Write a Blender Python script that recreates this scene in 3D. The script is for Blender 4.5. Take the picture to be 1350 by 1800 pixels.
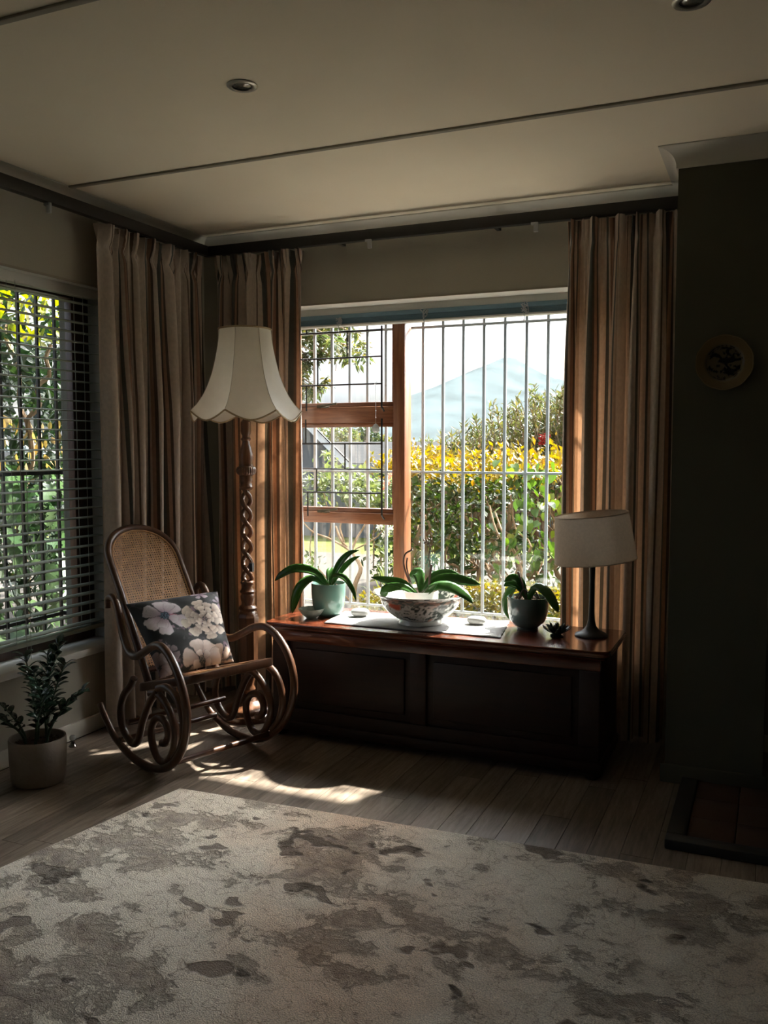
import bpy, bmesh, math, random
from math import sin, cos, pi, radians, sqrt, atan2, exp
from mathutils import Vector, Matrix, noise

# ------------------------------------------------------------------ clear
for o in list(bpy.data.objects):
    bpy.data.objects.remove(o)
SC = bpy.context.scene
COL = SC.collection
random.seed(7)
HAZE = 0.00006

# ------------------------------------------------------------------ camera
cd = bpy.data.cameras.new('camera')
cd.sensor_fit = 'VERTICAL'; cd.sensor_height = 36.0; cd.sensor_width = 27.0
cd.lens = 36.0 * 1560.0 / 1800.0
cd.clip_start = 0.05; cd.clip_end = 6000
cam = bpy.data.objects.new('camera', cd); COL.objects.link(cam)
cam.location = (0, 0, 1.3)
cam.rotation_euler = (pi/2 - 0.0726, 0, 0.4117)
SC.camera = cam

# ------------------------------------------------------------------ colour management
SC.view_settings.view_transform = 'Standard'
SC.view_settings.look = 'None'
SC.view_settings.gamma = 1
SC.view_settings.use_curve_mapping = False
SC.view_settings.exposure = 1.0
SC.cycles.use_denoising = True
SC.cycles.max_bounces = 10
SC.cycles.diffuse_bounces = 6
SC.cycles.transparent_max_bounces = 24
SC.cycles.sample_clamp_indirect = 6

# ------------------------------------------------------------------ sky
W = bpy.data.worlds.new('sky'); SC.world = W; W.use_nodes = True
nt = W.node_tree; nt.nodes.clear()
def wn(t, **k):
    n = nt.nodes.new(t)
    for a, b in k.items(): setattr(n, a, b)
    return n
# hazy daylight, the sun ahead and to the right of the garden window
sk = wn('ShaderNodeTexSky'); sk.sky_type = 'NISHITA'; sk.sun_disc = False
sk.sun_elevation = radians(49.3); sk.sun_rotation = radians(26.57)
sk.air_density = 1.0; sk.dust_density = 10.0; sk.ozone_density = 1.0
tc = wn('ShaderNodeTexCoord')
mp = wn('ShaderNodeMapping'); mp.inputs['Scale'].default_value = (1.6, 1.6, 5.0); mp.inputs['Location'].default_value = (0.3, 0.1, 0.0)
nt.links.new(tc.outputs['Generated'], mp.inputs[0])
nz = wn('ShaderNodeTexNoise'); nz.inputs['Scale'].default_value = 1.6; nz.inputs['Detail'].default_value = 6; nz.inputs['Roughness'].default_value = 0.55
nt.links.new(mp.outputs[0], nz.inputs[0])
cr = wn('ShaderNodeValToRGB'); cr.color_ramp.elements[0].position = 0.30; cr.color_ramp.elements[1].position = 0.58
nt.links.new(nz.outputs[0], cr.inputs[0])
# thin cloud: the same light, greyed and a little brighter
bw = wn('ShaderNodeRGBToBW'); nt.links.new(sk.outputs[0], bw.inputs[0])
ml = wn('ShaderNodeMath', operation='MULTIPLY'); ml.inputs[1].default_value = 1.05; nt.links.new(bw.outputs[0], ml.inputs[0])
mx = wn('ShaderNodeMixRGB'); ct = wn('ShaderNodeMixRGB', blend_type='MULTIPLY'); ct.inputs[0].default_value = 1.0; ct.inputs[2].default_value = (0.93, 1.0, 1.05, 1); nt.links.new(ml.outputs[0], ct.inputs[1])
nt.links.new(cr.outputs[0], mx.inputs[0]); nt.links.new(sk.outputs[0], mx.inputs[1]); nt.links.new(ct.outputs[0], mx.inputs[2])
bg = wn('ShaderNodeBackground'); bg.inputs[1].default_value = 0.52
nt.links.new(mx.outputs[0], bg.inputs[0])
wo = wn('ShaderNodeOutputWorld'); nt.links.new(bg.outputs[0], wo.inputs[0])

# ------------------------------------------------------------------ sun and window portals
sl = bpy.data.lights.new('sun', 'SUN'); sl.energy = 17.0; sl.angle = radians(1.3); sl.color = (1.0, 0.93, 0.82)
sun = bpy.data.objects.new('sun', sl); COL.objects.link(sun)
sun.rotation_euler = Vector((-0.5, -1.0, -1.3)).to_track_quat('-Z', 'Y').to_euler()
sun.location = (3, 8, 9)
def portal(name, loc, rot, sx, sy):
    l = bpy.data.lights.new(name, 'AREA'); l.shape = 'RECTANGLE'; l.size = sx; l.size_y = sy
    l.cycles.is_portal = True
    o = bpy.data.objects.new(name, l); COL.objects.link(o); o.location = loc; o.rotation_euler = rot
portal('portal_back', (-1.45, 4.46, 1.2), (-pi/2, 0, 0), 2.1, 1.7)
portal('portal_left', (-3.16, 2.2, 1.2), (0, -pi/2, 0), 1.7, 2.3)

# ================================================================== helpers
HOME = {}
def root(name, loc, label=None, cat=None, group=None, kind=None):
    o = bpy.data.objects.new(name, None); COL.objects.link(o)
    o.empty_display_size = 0.05; o.location = loc
    if label: o['label'] = label
    if cat: o['category'] = cat
    if group: o['group'] = group
    if kind: o['kind'] = kind
    HOME[o.name] = Vector(loc)
    return o
def tag(o, label=None, cat=None, group=None, kind=None):
    if label: o['label'] = label
    if cat: o['category'] = cat
    if group: o['group'] = group
    if kind: o['kind'] = kind
    return o
class MB:
    """collects vertices and faces in world coordinates"""
    def __init__(s): s.v = []; s.f = []; s.col = None; s.uv = None
    def add(s, vs, fs):
        n = len(s.v); s.v += [tuple(v) for v in vs]; s.f += [tuple(i + n for i in f) for f in fs]; return s
    def box(s, x0, x1, y0, y1, z0, z1):
        return s.add([(x0,y0,z0),(x1,y0,z0),(x1,y1,z0),(x0,y1,z0),(x0,y0,z1),(x1,y0,z1),(x1,y1,z1),(x0,y1,z1)],
                     [(3,2,1,0),(4,5,6,7),(0,1,5,4),(1,2,6,5),(2,3,7,6),(3,0,4,7)])
    def lathe(s, prof, c=(0,0,0), n=32, mod=None, cap=True, M=None):
        vs = []; fs = []
        for (r, z) in prof:
            for k in range(n):
                a = 2*pi*k/n; rr = r*(mod(a, z) if mod else 1)
                p = Vector((rr*cos(a), rr*sin(a), z))
                if M: p = M @ p
                vs.append(p + Vector(c))
        m = len(prof)
        for i in range(m-1):
            for k in range(n):
                k2 = (k+1) % n
                fs.append((i*n+k, i*n+k2, (i+1)*n+k2, (i+1)*n+k))
        if cap:
            if prof[0][0] > 1e-4: fs.append(tuple(reversed(range(n))))
            if prof[-1][0] > 1e-4: fs.append(tuple(range((m-1)*n, m*n)))
        return s.add(vs, fs)
    def tube(s, pts, r, n=8, closed=False, flat=1.0, up=None):
        pts = [Vector(p) for p in pts]; m = len(pts)
        rs = r if isinstance(r, (list, tuple)) else [r]*m
        vs = []; fs = []; prev = None
        for i, p in enumerate(pts):
            a = pts[i-1] if (i > 0 or closed) else p
            b = pts[(i+1) % m] if (i < m-1 or closed) else p
            t = (b - a); t = t.normalized() if t.length > 1e-9 else Vector((0,0,1))
            if up is not None:
                nrm = Vector(up) - t*t.dot(Vector(up))
            elif prev is None:
                q = Vector((0,0,1)) if abs(t.z) < 0.9 else Vector((1,0,0)); nrm = q - t*t.dot(q)
            else:
                nrm = prev - t*t.dot(prev)
            if nrm.length < 1e-6: nrm = t.orthogonal()
            nrm.normalize(); prev = nrm; bn = t.cross(nrm)
            for k in range(n):
                an = 2*pi*k/n
                vs.append(p + nrm*cos(an)*rs[i] + bn*sin(an)*rs[i]*flat)
        L = m if closed else m-1
        for i in range(L):
            j = (i+1) % m
            for k in range(n):
                k2 = (k+1) % n
                fs.append((i*n+k, i*n+k2, j*n+k2, j*n+k))
        if not closed:
            fs.append(tuple(reversed(range(n)))); fs.append(tuple(range((m-1)*n, m*n)))
        return s.add(vs, fs)
    def grid(s, fn, nu, nv, closed_u=False):
        vs = [fn(i/nu, j/nv) for j in range(nv+1) for i in range(nu+1)]
        fs = [(j*(nu+1)+i, j*(nu+1)+i+1, (j+1)*(nu+1)+i+1, (j+1)*(nu+1)+i) for j in range(nv) for i in range(nu)]
        return s.add(vs, fs)
    def prism(s, poly, y0, y1, axis=1):
        """poly of (a,b) extruded along axis 0,1 or 2"""
        n = len(poly)
        def P(a, b, c): return {0:(c,a,b), 1:(a,c,b), 2:(a,b,c)}[axis]
        vs = [P(a,b,y0) for a,b in poly] + [P(a,b,y1) for a,b in poly]
        fs = [tuple(range(n)), tuple(reversed(range(n,2*n)))] + [(i, n+i, n+(i+1)%n, (i+1)%n) for i in range(n)]
        return s.add(vs, fs)
def obj(name, mb, m, parent=None, bevel=0, smooth=None, solid=0, sub=0, seg=2, recalc=True):
    me = bpy.data.meshes.new(name)
    off = HOME[parent.name] if parent else Vector((0,0,0))
    me.from_pydata([(v[0]-off.x, v[1]-off.y, v[2]-off.z) for v in mb.v], [], mb.f)
    if mb.col:
        ca = me.color_attributes.new('paint', 'FLOAT_COLOR', 'POINT')
        ca.data.foreach_set('color', [c for q in mb.col for c in (q[0],q[1],q[2],1.0)])
    if mb.uv:
        ul = me.uv_layers.new(name='uv')
        for lp in me.loops: ul.data[lp.index].uv = mb.uv[lp.vertex_index]
    if recalc or bevel:
        bm = bmesh.new(); bm.from_mesh(me)
        if recalc: bmesh.ops.recalc_face_normals(bm, faces=bm.faces)
        if bevel:
            es = [e for e in bm.edges if e.is_manifold and e.calc_face_angle(0) > radians(38)]
            bmesh.ops.bevel(bm, geom=es, offset=bevel, segments=seg, affect='EDGES', profile=0.5, clamp_overlap=True)
        bm.to_mesh(me); bm.free()
    if smooth is None: smooth = 40
    if smooth:
        me.polygons.foreach_set('use_smooth', [True]*len(me.polygons))
        me.set_sharp_from_angle(angle=radians(smooth))
    if m: me.materials.append(m)
    o = bpy.data.objects.new(name, me); COL.objects.link(o)
    if parent:
        o.parent = parent; HOME[o.name] = off
    if solid:
        md = o.modifiers.new('solid', 'SOLIDIFY'); md.thickness = solid; md.offset = 0
    if sub:
        md = o.modifiers.new('sub', 'SUBSURF'); md.levels = sub; md.render_levels = sub
    return o
def inst(src, parent, M, name=None):
    """copy of a mesh piece under parent; M is its matrix in the world"""
    c = src.copy(); COL.objects.link(c)
    if parent:
        c.parent = parent
        M = Matrix.Translation(-HOME[parent.name]) @ M
        HOME[c.name] = HOME[parent.name]
    c.matrix_basis = M
    return c
def smoothpts(pts, k=6, closed=False):
    P = [Vector(p) for p in pts]; n = len(P); out = []
    for i in range(n if closed else n-1):
        p0 = P[(i-1) % n] if (closed or i > 0) else P[0]*2 - P[1]
        p1 = P[i]; p2 = P[(i+1) % n]
        p3 = P[(i+2) % n] if (closed or i+2 < n) else P[n-1]*2 - P[n-2]
        for j in range(k):
            t = j/k
            out.append(0.5*((2*p1) + (p2-p0)*t + (2*p0-5*p1+4*p2-p3)*t*t + (3*p1-p0-3*p2+p3)*t*t*t))
    if not closed: out.append(P[-1])
    return out
def lerp(a, b, t): return a + (b-a)*t
def interp(tab, x):
    if x <= tab[0][0]: return tab[0][1]
    for (a, va), (b, vb) in zip(tab, tab[1:]):
        if x <= b: return va + (vb-va)*(x-a)/(b-a)
    return tab[-1][1]

# ================================================================== materials
class NT:
    def __init__(s, m): s.m = m; m.use_nodes = True; s.t = m.node_tree; s.t.nodes.clear()
    def n(s, typ, ins=None, **props):
        nd = s.t.nodes.new('ShaderNode' + typ)
        for k, v in props.items(): setattr(nd, k, v)
        for k, v in (ins or {}).items():
            sk = nd.inputs[k]
            if isinstance(v, bpy.types.NodeSocket): s.t.links.new(v, sk)
            else: sk.default_value = v
        return nd
    def ramp(s, fac, stops, interp='LINEAR'):
        nd = s.t.nodes.new('ShaderNodeValToRGB'); cr = nd.color_ramp; cr.interpolation = interp
        while len(cr.elements) > 1: cr.elements.remove(cr.elements[-1])
        cr.elements[0].position = stops[0][0]; cr.elements[0].color = tuple(stops[0][1]) + (1,)
        for p, c in stops[1:]:
            e = cr.elements.new(p); e.color = tuple(c) + (1,)
        s.t.links.new(fac, nd.inputs[0]); return nd.outputs[0]
    def math(s, op, a, b=0.0):
        return s.n('Math', {0: a, 1: b}, operation=op).outputs[0]
    def mix(s, f, a, b, mode='MIX'):
        return s.n('MixRGB', {0: f, 1: a, 2: b}, blend_type=mode).outputs[0]
    def bsdf(s, **ins):
        nd = s.t.nodes.new('ShaderNodeBsdfPrincipled')
        for k, v in ins.items():
            sk = nd.inputs[k.replace('_', ' ')]
            if isinstance(v, bpy.types.NodeSocket): s.t.links.new(v, sk)
            else: sk.default_value = v
        return nd.outputs[0]
    def out(s, sh): 
        o = s.t.nodes.new('ShaderNodeOutputMaterial'); s.t.links.new(sh, o.inputs[0]); return s.m
def c4(c): return (c[0], c[1], c[2], 1)
def plain(name, col, rough=0.5, metal=0.0, vary=0.15, scale=8.0, bump=0.0, bscale=60.0, coat=0.0, spec=0.5, trans=0.0):
    T = NT(bpy.data.materials.new(name))
    tcn = T.n('TexCoord')
    nz = T.n('TexNoise', {'Vector': tcn.outputs['Object'], 'Scale': scale, 'Detail': 5.0})
    lo = tuple(c*(1-vary) for c in col); hi = tuple(min(1, c*(1+vary)) for c in col)
    colr = T.ramp(nz.outputs[0], [(0.3, lo), (0.7, hi)])
    ins = dict(Base_Color=colr, Roughness=rough, Metallic=metal)
    nd = T.t.nodes.new('ShaderNodeBsdfPrincipled')
    T.t.links.new(colr, nd.inputs['Base Color']); nd.inputs['Roughness'].default_value = rough; nd.inputs['Metallic'].default_value = metal
    nd.inputs['Coat Weight'].default_value = coat; nd.inputs['Coat Roughness'].default_value = 0.08
    nd.inputs['Specular IOR Level'].default_value = spec
    if bump:
        n2 = T.n('TexNoise', {'Vector': tcn.outputs['Object'], 'Scale': bscale, 'Detail': 4.0})
        b = T.n('Bump', {'Height': n2.outputs[0], 'Strength': bump, 'Distance': 0.01})
        T.t.links.new(b.outputs[0], nd.inputs['Normal'])
    sh = nd.outputs[0]
    if trans:
        tr = T.n('BsdfTranslucent', {'Color': colr}); sh = T.n('MixShader', {0: trans, 1: sh, 2: tr.outputs[0]}).outputs[0]
    return T.out(sh)
def wood(name, c1, c2, rough=0.35, coat=0.3, axis='X', scale=3.0, stretch=12.0, bump=0.05, randomize=False):
    T = NT(bpy.data.materials.new(name))
    tcn = T.n('TexCoord'); sc = {'X': (1, stretch, stretch), 'Y': (stretch, 1, stretch), 'Z': (stretch, stretch, 1)}[axis]
    vec = tcn.outputs['Object']
    oi = T.n('ObjectInfo')
    if randomize:
        off = T.n('CombineXYZ', {0: T.math('MULTIPLY', oi.outputs['Random'], 37.0), 1: T.math('MULTIPLY', oi.outputs['Random'], 91.0)})
        vec = T.n('VectorMath', {0: vec, 1: off.outputs[0]}, operation='ADD').outputs[0]
    mpn = T.n('Mapping', {'Vector': vec, 'Scale': sc})
    n1 = T.n('TexNoise', {'Vector': mpn.outputs[0], 'Scale': scale, 'Detail': 8.0, 'Roughness': 0.6, 'Distortion': 0.6})
    n2 = T.n('TexNoise', {'Vector': mpn.outputs[0], 'Scale': scale*5, 'Detail': 4.0})
    f = T.math('ADD', T.math('MULTIPLY', n1.outputs[0], 0.75), T.math('MULTIPLY', n2.outputs[0], 0.25))
    col = T.ramp(f, [(0.34, c1), (0.66, c2)])
    if randomize:
        hs = T.n('HueSaturation', {'Color': col, 'Value': T.math('ADD', 0.72, T.math('MULTIPLY', oi.outputs['Random'], 0.55))}); col = hs.outputs[0]
    b = T.n('Bump', {'Height': f, 'Strength': bump, 'Distance': 0.01})
    sh = T.bsdf(Base_Color=col, Roughness=rough, Coat_Weight=coat, Coat_Roughness=0.12, Normal=b.outputs[0])
    return T.out(sh)
def paint_mat(name, rough=0.3, coat=0.0, bump=0.0, bscale=300, sheen=0.0):
    T = NT(bpy.data.materials.new(name))
    a = T.n('Attribute', attribute_name='paint')
    ins = dict(Base_Color=a.outputs['Color'], Roughness=rough, Coat_Weight=coat, Sheen_Weight=sheen)
    if bump:
        tcn = T.n('TexCoord'); n2 = T.n('TexNoise', {'Vector': tcn.outputs['Object'], 'Scale': bscale, 'Detail': 3.0})
        ins['Normal'] = T.n('Bump', {'Height': n2.outputs[0], 'Strength': bump, 'Distance': 0.005}).outputs[0]
    return T.out(T.bsdf(**ins))
def leafmat(name, cols, rough=0.45, trans=0.35, spec=0.4, per='island'):
    T = NT(bpy.data.materials.new(name))
    if per == 'island': r = T.n('NewGeometry').outputs['Random Per Island']
    else: r = T.n('ObjectInfo').outputs['Random']
    n = len(cols)
    col = T.ramp(r, [(i/max(1, n-1), c) for i, c in enumerate(cols)])
    tcn = T.n('TexCoord'); nz = T.n('TexNoise', {'Vector': tcn.outputs['Object'], 'Scale': 25.0, 'Detail': 3.0})
    col = T.mix(0.35, col, T.mix(1.0, col, T.ramp(nz.outputs[0], [(0.3, (0.5,0.5,0.5)), (0.7, (1.3,1.3,1.3))]), 'MULTIPLY'))
    p = T.bsdf(Base_Color=col, Roughness=rough, Specular_IOR_Level=spec)
    hs = T.n('HueSaturation', {'Color': col, 'Saturation': 1.15, 'Value': 1.25})
    tr = T.n('BsdfTranslucent', {'Color': hs.outputs[0]})
    return T.out(T.n('MixShader', {0: trans, 1: p, 2: tr.outputs[0]}).outputs[0])
def paneglass(name, tint=(0.98, 0.99, 0.99)):
    T = NT(bpy.data.materials.new(name))
    lw = T.n('LayerWeight', {'Blend': 0.5})
    fr = T.n('Math', {0: T.math('MULTIPLY', T.math('POWER', lw.outputs['Facing'], 5.0), 0.95), 1: 0.04}, operation='ADD')
    g = T.n('BsdfGlossy', {'Roughness': 0.0, 'Color': (1,1,1,1)}); t = T.n('BsdfTransparent', {'Color': c4(tint)})
    return T.out(T.n('MixShader', {0: fr.outputs[0], 1: t.outputs[0], 2: g.outputs[0]}).outputs[0])

M = {}
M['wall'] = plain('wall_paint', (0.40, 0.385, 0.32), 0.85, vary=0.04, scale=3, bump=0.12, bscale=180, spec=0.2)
M['piershade'] = plain('pier_paint_shaded', (0.085, 0.085, 0.060), 0.85, vary=0.04, scale=3, bump=0.12, bscale=180, spec=0.2)  # wall paint darkened to put the pier's shade into its colour
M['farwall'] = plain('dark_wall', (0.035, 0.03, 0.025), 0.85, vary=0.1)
M['ceil'] = plain('ceiling_paint', (0.86, 0.79, 0.63), 0.9, vary=0.03, scale=2, bump=0.06, bscale=120, spec=0.2)
M['trim'] = plain('trim_paint', (0.58, 0.57, 0.50), 0.45, vary=0.03, spec=0.4)
M['batten'] = plain('batten_paint', (0.30, 0.28, 0.22), 0.7, vary=0.04)
M['reveal'] = plain('reveal_paint', (0.62, 0.62, 0.57), 0.6, vary=0.04, spec=0.3)
M['winwood'] = wood('window_timber', (0.16, 0.055, 0.025), (0.36, 0.15, 0.07), 0.35, 0.4, 'X', 4, 14)
M['winwoodz'] = wood('window_timber_upright', (0.16, 0.055, 0.025), (0.36, 0.15, 0.07), 0.35, 0.4, 'Z', 4, 14)
M['shadetimber'] = wood('shaded_timber', (0.030, 0.013, 0.008), (0.075, 0.032, 0.018), 0.45, 0.1, 'Z', 4, 14)  # window timber darkened to stand for the shade on the left frame
M['outreveal'] = plain('outer_reveal_paint', (0.10, 0.105, 0.085), 0.8, vary=0.06)
M['glass'] = paneglass('pane_glass')
M['rail'] = plain('dark_rail', (0.012, 0.011, 0.010), 0.45)
M['clip'] = plain('clear_plastic', (0.55, 0.57, 0.58), 0.2, trans=0.5)
M['plank'] = wood('vinyl_plank', (0.12, 0.092, 0.070), (0.30, 0.245, 0.195), 0.42, 0.05, 'Y', 5, 11, 0.12, True)
M['sub'] = plain('floor_joint', (0.03, 0.025, 0.02), 0.8)
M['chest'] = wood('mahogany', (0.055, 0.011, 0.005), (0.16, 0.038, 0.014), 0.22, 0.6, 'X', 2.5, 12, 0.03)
M['chestshade'] = wood('mahogany_shaded', (0.011, 0.004, 0.003), (0.028, 0.009, 0.005), 0.5, 0.0, 'X', 2.5, 12, 0.03)  # shaded copy of the mahogany, darkened for the chest below its top
M['bent'] = wood('bentwood', (0.050, 0.020, 0.009), (0.11, 0.046, 0.021), 0.38, 0.18, 'Z', 3, 8, 0.03)
M['lampwood'] = wood('turned_wood', (0.075, 0.030, 0.013), (0.20, 0.085, 0.038), 0.35, 0.35, 'Z', 4, 10, 0.03)
M['cane'] = plain('cane', (0.52, 0.30, 0.14), 0.5, vary=0.25, scale=40, trans=0.15)
M['white_metal'] = plain('white_bars', (0.20, 0.235, 0.25), 0.4, vary=0.06)
M['black_metal'] = plain('black_bars', (0.012, 0.013, 0.014), 0.45)
M['brass'] = plain('dark_brass', (0.10, 0.085, 0.06), 0.35, 0.8)
M['chrome'] = plain('chrome', (0.22, 0.22, 0.22), 0.15, 1.0, vary=0.05)

# ================================================================== the setting
XL, YB, ZC = -2.83, 4.06, 2.405          # left wall, back wall, ceiling
def struct(name, mb, m, parent=None, **k):
    o = obj(name, mb, m, parent, **k)
    if not parent: o['kind'] = 'structure'
    return o
# window openings
WX0, WX1, WZ0, WZ1 = -2.46, -0.53, 0.39, 2.03
LY0, LY1, LZ0, LZ1 = 1.20, 3.32, 0.39, 2.03
YO = 4.42; XO = -3.09                    # outer faces of the walls
RX, YF = 1.7, -2.0                       # far right wall, wall behind the camera
b = MB(); b.box(XO, WX0, YB, YO, -0.1, ZC+0.1).box(WX1, RX+0.2, YB, YO, -0.1, ZC+0.1).box(WX0, WX1, YB, YO, WZ1, ZC+0.1).box(WX0, WX1, YB, YO, -0.1, WZ0)
struct('wall_back', b, M['wall'], smooth=0)
b = MB(); b.box(XO, XL, YF-0.2, LY0, -0.1, ZC+0.1).box(XO, XL, LY1, YB, -0.1, ZC+0.1).box(XO, XL, LY0, LY1, LZ1, ZC+0.1).box(XO, XL, LY0, LY1, -0.1, LZ0)
struct('wall_left', b, M['wall'], smooth=0)
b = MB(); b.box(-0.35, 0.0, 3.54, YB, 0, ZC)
struct('wall_right', b, M['piershade'], smooth=0)
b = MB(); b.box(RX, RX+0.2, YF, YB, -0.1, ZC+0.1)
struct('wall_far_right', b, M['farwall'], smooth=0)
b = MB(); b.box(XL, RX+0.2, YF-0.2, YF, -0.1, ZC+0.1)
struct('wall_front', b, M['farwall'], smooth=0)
b = MB(); b.box(XO, RX+0.2, YF-0.2, YO, ZC, ZC+0.15)
ceil = struct('ceiling', b, M['ceil'], smooth=0)
# white lining of the window reveals (soffit, jambs, sill boards)
def lining_back():
    b = MB(); t = 0.006
    b.box(WX0, WX1, YB+0.004, 4.27, WZ1-t, WZ1+0.002); b.box(WX0-0.002, WX0+t, YB+0.004, 4.27, WZ0, WZ1); b.box(WX1-t, WX1+0.002, YB+0.004, 4.27, WZ0, WZ1)
    return b
trim1 = struct('trim_1', lining_back(), M['reveal'], smooth=0)
b = MB(); b.box(WX0, WX1, 4.02, 4.27, WZ0-0.025, WZ0+0.004)
struct('trim_2', b, M['reveal'], bevel=0.004)
b = MB(); t = 0.006
b.box(-2.97, XL-0.004, LY0, LY1, LZ1-t, LZ1+0.002); b.box(-2.97, XL-0.004, LY1-t, LY1+0.002, LZ0, LZ1); b.box(-2.97, XL-0.004, LY0-0.002, LY0+t, LZ0, LZ1)
struct('trim_3', b, M['reveal'], smooth=0)
b = MB(); b.box(-2.99, XL+0.025, LY0-0.02, LY1+0.02, LZ0-0.03, LZ0+0.004)
struct('trim_4', b, M['reveal'], bevel=0.006)
# cornice: a cove profile run round the room
def cove(p0, p1, inward, miter0=0, miter1=0, name='trim_5'):
    S = 0.068
    prof = [(0, -S-0.004), (0.008, -S-0.004), (0.008, -S+0.004)]
    for k in range(9):
        a = k/8*pi/2
        prof.append((0.008 + (S-0.012)*(1-cos(a)), -S+0.004+(S-0.010)*sin(a)))
    prof += [(S, -0.004), (S, 0), (0, 0)]
    p0 = Vector(p0); p1 = Vector(p1); d = (p1-p0).normalized(); n = Vector(inward)
    b = MB(); m = len(prof); vs = []
    for end, mi in ((p0, miter0), (p1, -miter1)):
        for (a, z) in prof: vs.append(end + n*a + d*(a*mi) + Vector((0,0,ZC+z)))
    fs = [tuple(range(m)), tuple(reversed(range(m, 2*m)))] + [(i, m+i, m+(i+1)%m, (i+1)%m) for i in range(m)]
    b.add(vs, fs); struct(name, b, M['trim'])
cove((XL, YF, 0), (XL, YB, 0), (1,0,0), 1, 1, 'trim_5')
cove((XL, YB, 0), (-0.35, YB, 0), (0,-1,0), 1, 1, 'trim_6')
cove((-0.35, YB, 0), (-0.35, 3.54, 0), (-1,0,0), 1, -1, 'trim_7')
cove((-0.35, 3.54, 0), (0.0, 3.54, 0), (0,-1,0), -1, -1, 'trim_8')
cove((0.0, 3.54, 0), (0.0, YB, 0), (1,0,0), -1, 1, 'trim_9')
# ceiling battens over the board joints
for k, y in enumerate((3.0, 1.79, 0.58, -0.63)):
    b = MB(); b.box(XL+0.066, RX, y-0.011, y+0.011, ZC-0.008, ZC+0.001)
    struct('trim_%d' % (10+k), b, M['batten'], bevel=0.003)
# baseboards
def baseboard(name, x0, x1, y0, y1):
    b = MB(); b.box(x0, x1, y0, y1, 0, 0.075); struct(name, b, M['piershade'] if name == 'baseboard_right' else M['trim'], bevel=0.006)  # right baseboard darkened like the pier, shade put into the colour
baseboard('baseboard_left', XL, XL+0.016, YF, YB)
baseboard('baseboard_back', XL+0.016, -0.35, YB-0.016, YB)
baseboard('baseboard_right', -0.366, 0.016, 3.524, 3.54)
baseboard('baseboard_far', 0.0, RX, YB-0.016, YB)
# floor: slab with vinyl planks laid on it one by one
fl = root('floor', (0,0,0), kind='structure')
b = MB(); b.box(XO, RX+0.2, YF-0.2, YO, -0.1, -0.006); obj('floor_slab', b, M['sub'], fl, smooth=0)
PW = 0.10
plk = {}
def plank_mesh(L):
    b = MB(); w = PW/2-0.0009
    b.box(-w, w, -L/2+0.0009, L/2-0.0009, -0.005, 0.0)
    return b
n_pl = 0
rf = random.Random(3)
x = XL + 0.02
cols = []
while x < 0.45:
    y = 4.06 - rf.uniform(0.05, 0.9)
    ys = [4.06]
    while y > 0.5:
        ys.append(y); y -= 0.92
    ys.append(0.5)
    for ya, yb_ in zip(ys, ys[1:]):
        # leave out what lies wholly under the rug
        if yb_ > 0.5 and ya < 2.62 and x > -1.95: continue
        if ya < 2.6 and x > -1.95: continue
        L = round(ya-yb_, 2)
        if L < 0.04: continue
        if L not in plk:
            o = obj('plank', plank_mesh(L), M['plank'], fl, smooth=0); plk[L] = o
            o.location = (x+PW/2, (ya+yb_)/2, 0)
        else:
            o = inst(plk[L], fl, Matrix.Translation((x+PW/2, (ya+yb_)/2, 0)))
        n_pl += 1
    x += PW
b = MB(); b.box(-1.95, RX, YF, 2.62, -0.005, -0.001); b.box(XL, -1.95, YF, 0.5, -0.005, -0.001); b.box(0.46, RX, 2.62, YB, -0.005, -0.001)
obj('plank_field', b, M['plank'], fl, smooth=0)['kind'] = 'stuff'

# ------------------------------------------------------------------ window_1 (back) and its timber frame
w1 = root('window_1', ((WX0+WX1)/2, 4.30, WZ0), kind='structure')
def bar(name, x0, x1, z0, z1, y0=4.27, y1=4.34, m='winwood', par=w1, bev=0.004):
    b = MB(); b.box(x0, x1, y0, y1, z0, z1); return obj(name, b, M[m], par, bevel=bev)
MX0, MX1 = -1.806, -1.742
bar('window_head', WX0, WX1, 1.965, 2.03); bar('window_bottom_rail', WX0, WX1, 0.375, 0.412, 4.27, 4.35)
bar('jamb', WX0, WX0+0.05, 0.412, 1.965, m='winwoodz'); bar('jamb', WX1-0.05, WX1, 0.412, 1.965, m='winwoodz')
bar('mullion', MX0, MX1, 0.412, 1.965, 4.255, 4.345, m='winwoodz')
bar('transom', WX0+0.05, MX0, 1.43, 1.515); bar('transom', WX0+0.05, MX0, 0.893, 0.952)
# opening sashes (thin inner rails)
for (z0, z1) in ((1.515, 1.965), (0.952, 1.43)):
    s = MB(); xa, xb = WX0+0.05, MX0
    s.box(xa, xb, 4.29, 4.335, z0, z0+0.024).box(xa, xb, 4.29, 4.335, z1-0.022, z1).box(xa, xa+0.024, 4.29, 4.335, z0+0.024, z1-0.022).box(xb-0.022, xb, 4.29, 4.335, z0+0.024, z1-0.022)
    sash = obj('sash', s, M['winwood'], w1, bevel=0.003)
    h = MB(); hx = -2.24
    h.box(hx-0.012, hx+0.012, 4.255, 4.30, z0-0.004, z0+0.012); h.tube([(hx-0.01, 4.262, z0+0.006), (hx+0.05, 4.255, z0+0.012), (hx+0.11, 4.25, z0+0.018)], 0.006, 6, flat=0.6)
    h.tube([(hx+0.005, 4.26, z0+0.004), (hx+0.035, 4.256, z0-0.002), (hx+0.06, 4.26, z0+0.002)], 0.004, 6)
    obj('window_stay', h, M['brass'], sash)
def pane(x0, x1, z0, z1):
    b = MB(); b.box(x0, x1, 4.312, 4.316, z0, z1); return obj('pane', b, M['glass'], w1, smooth=0)
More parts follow.
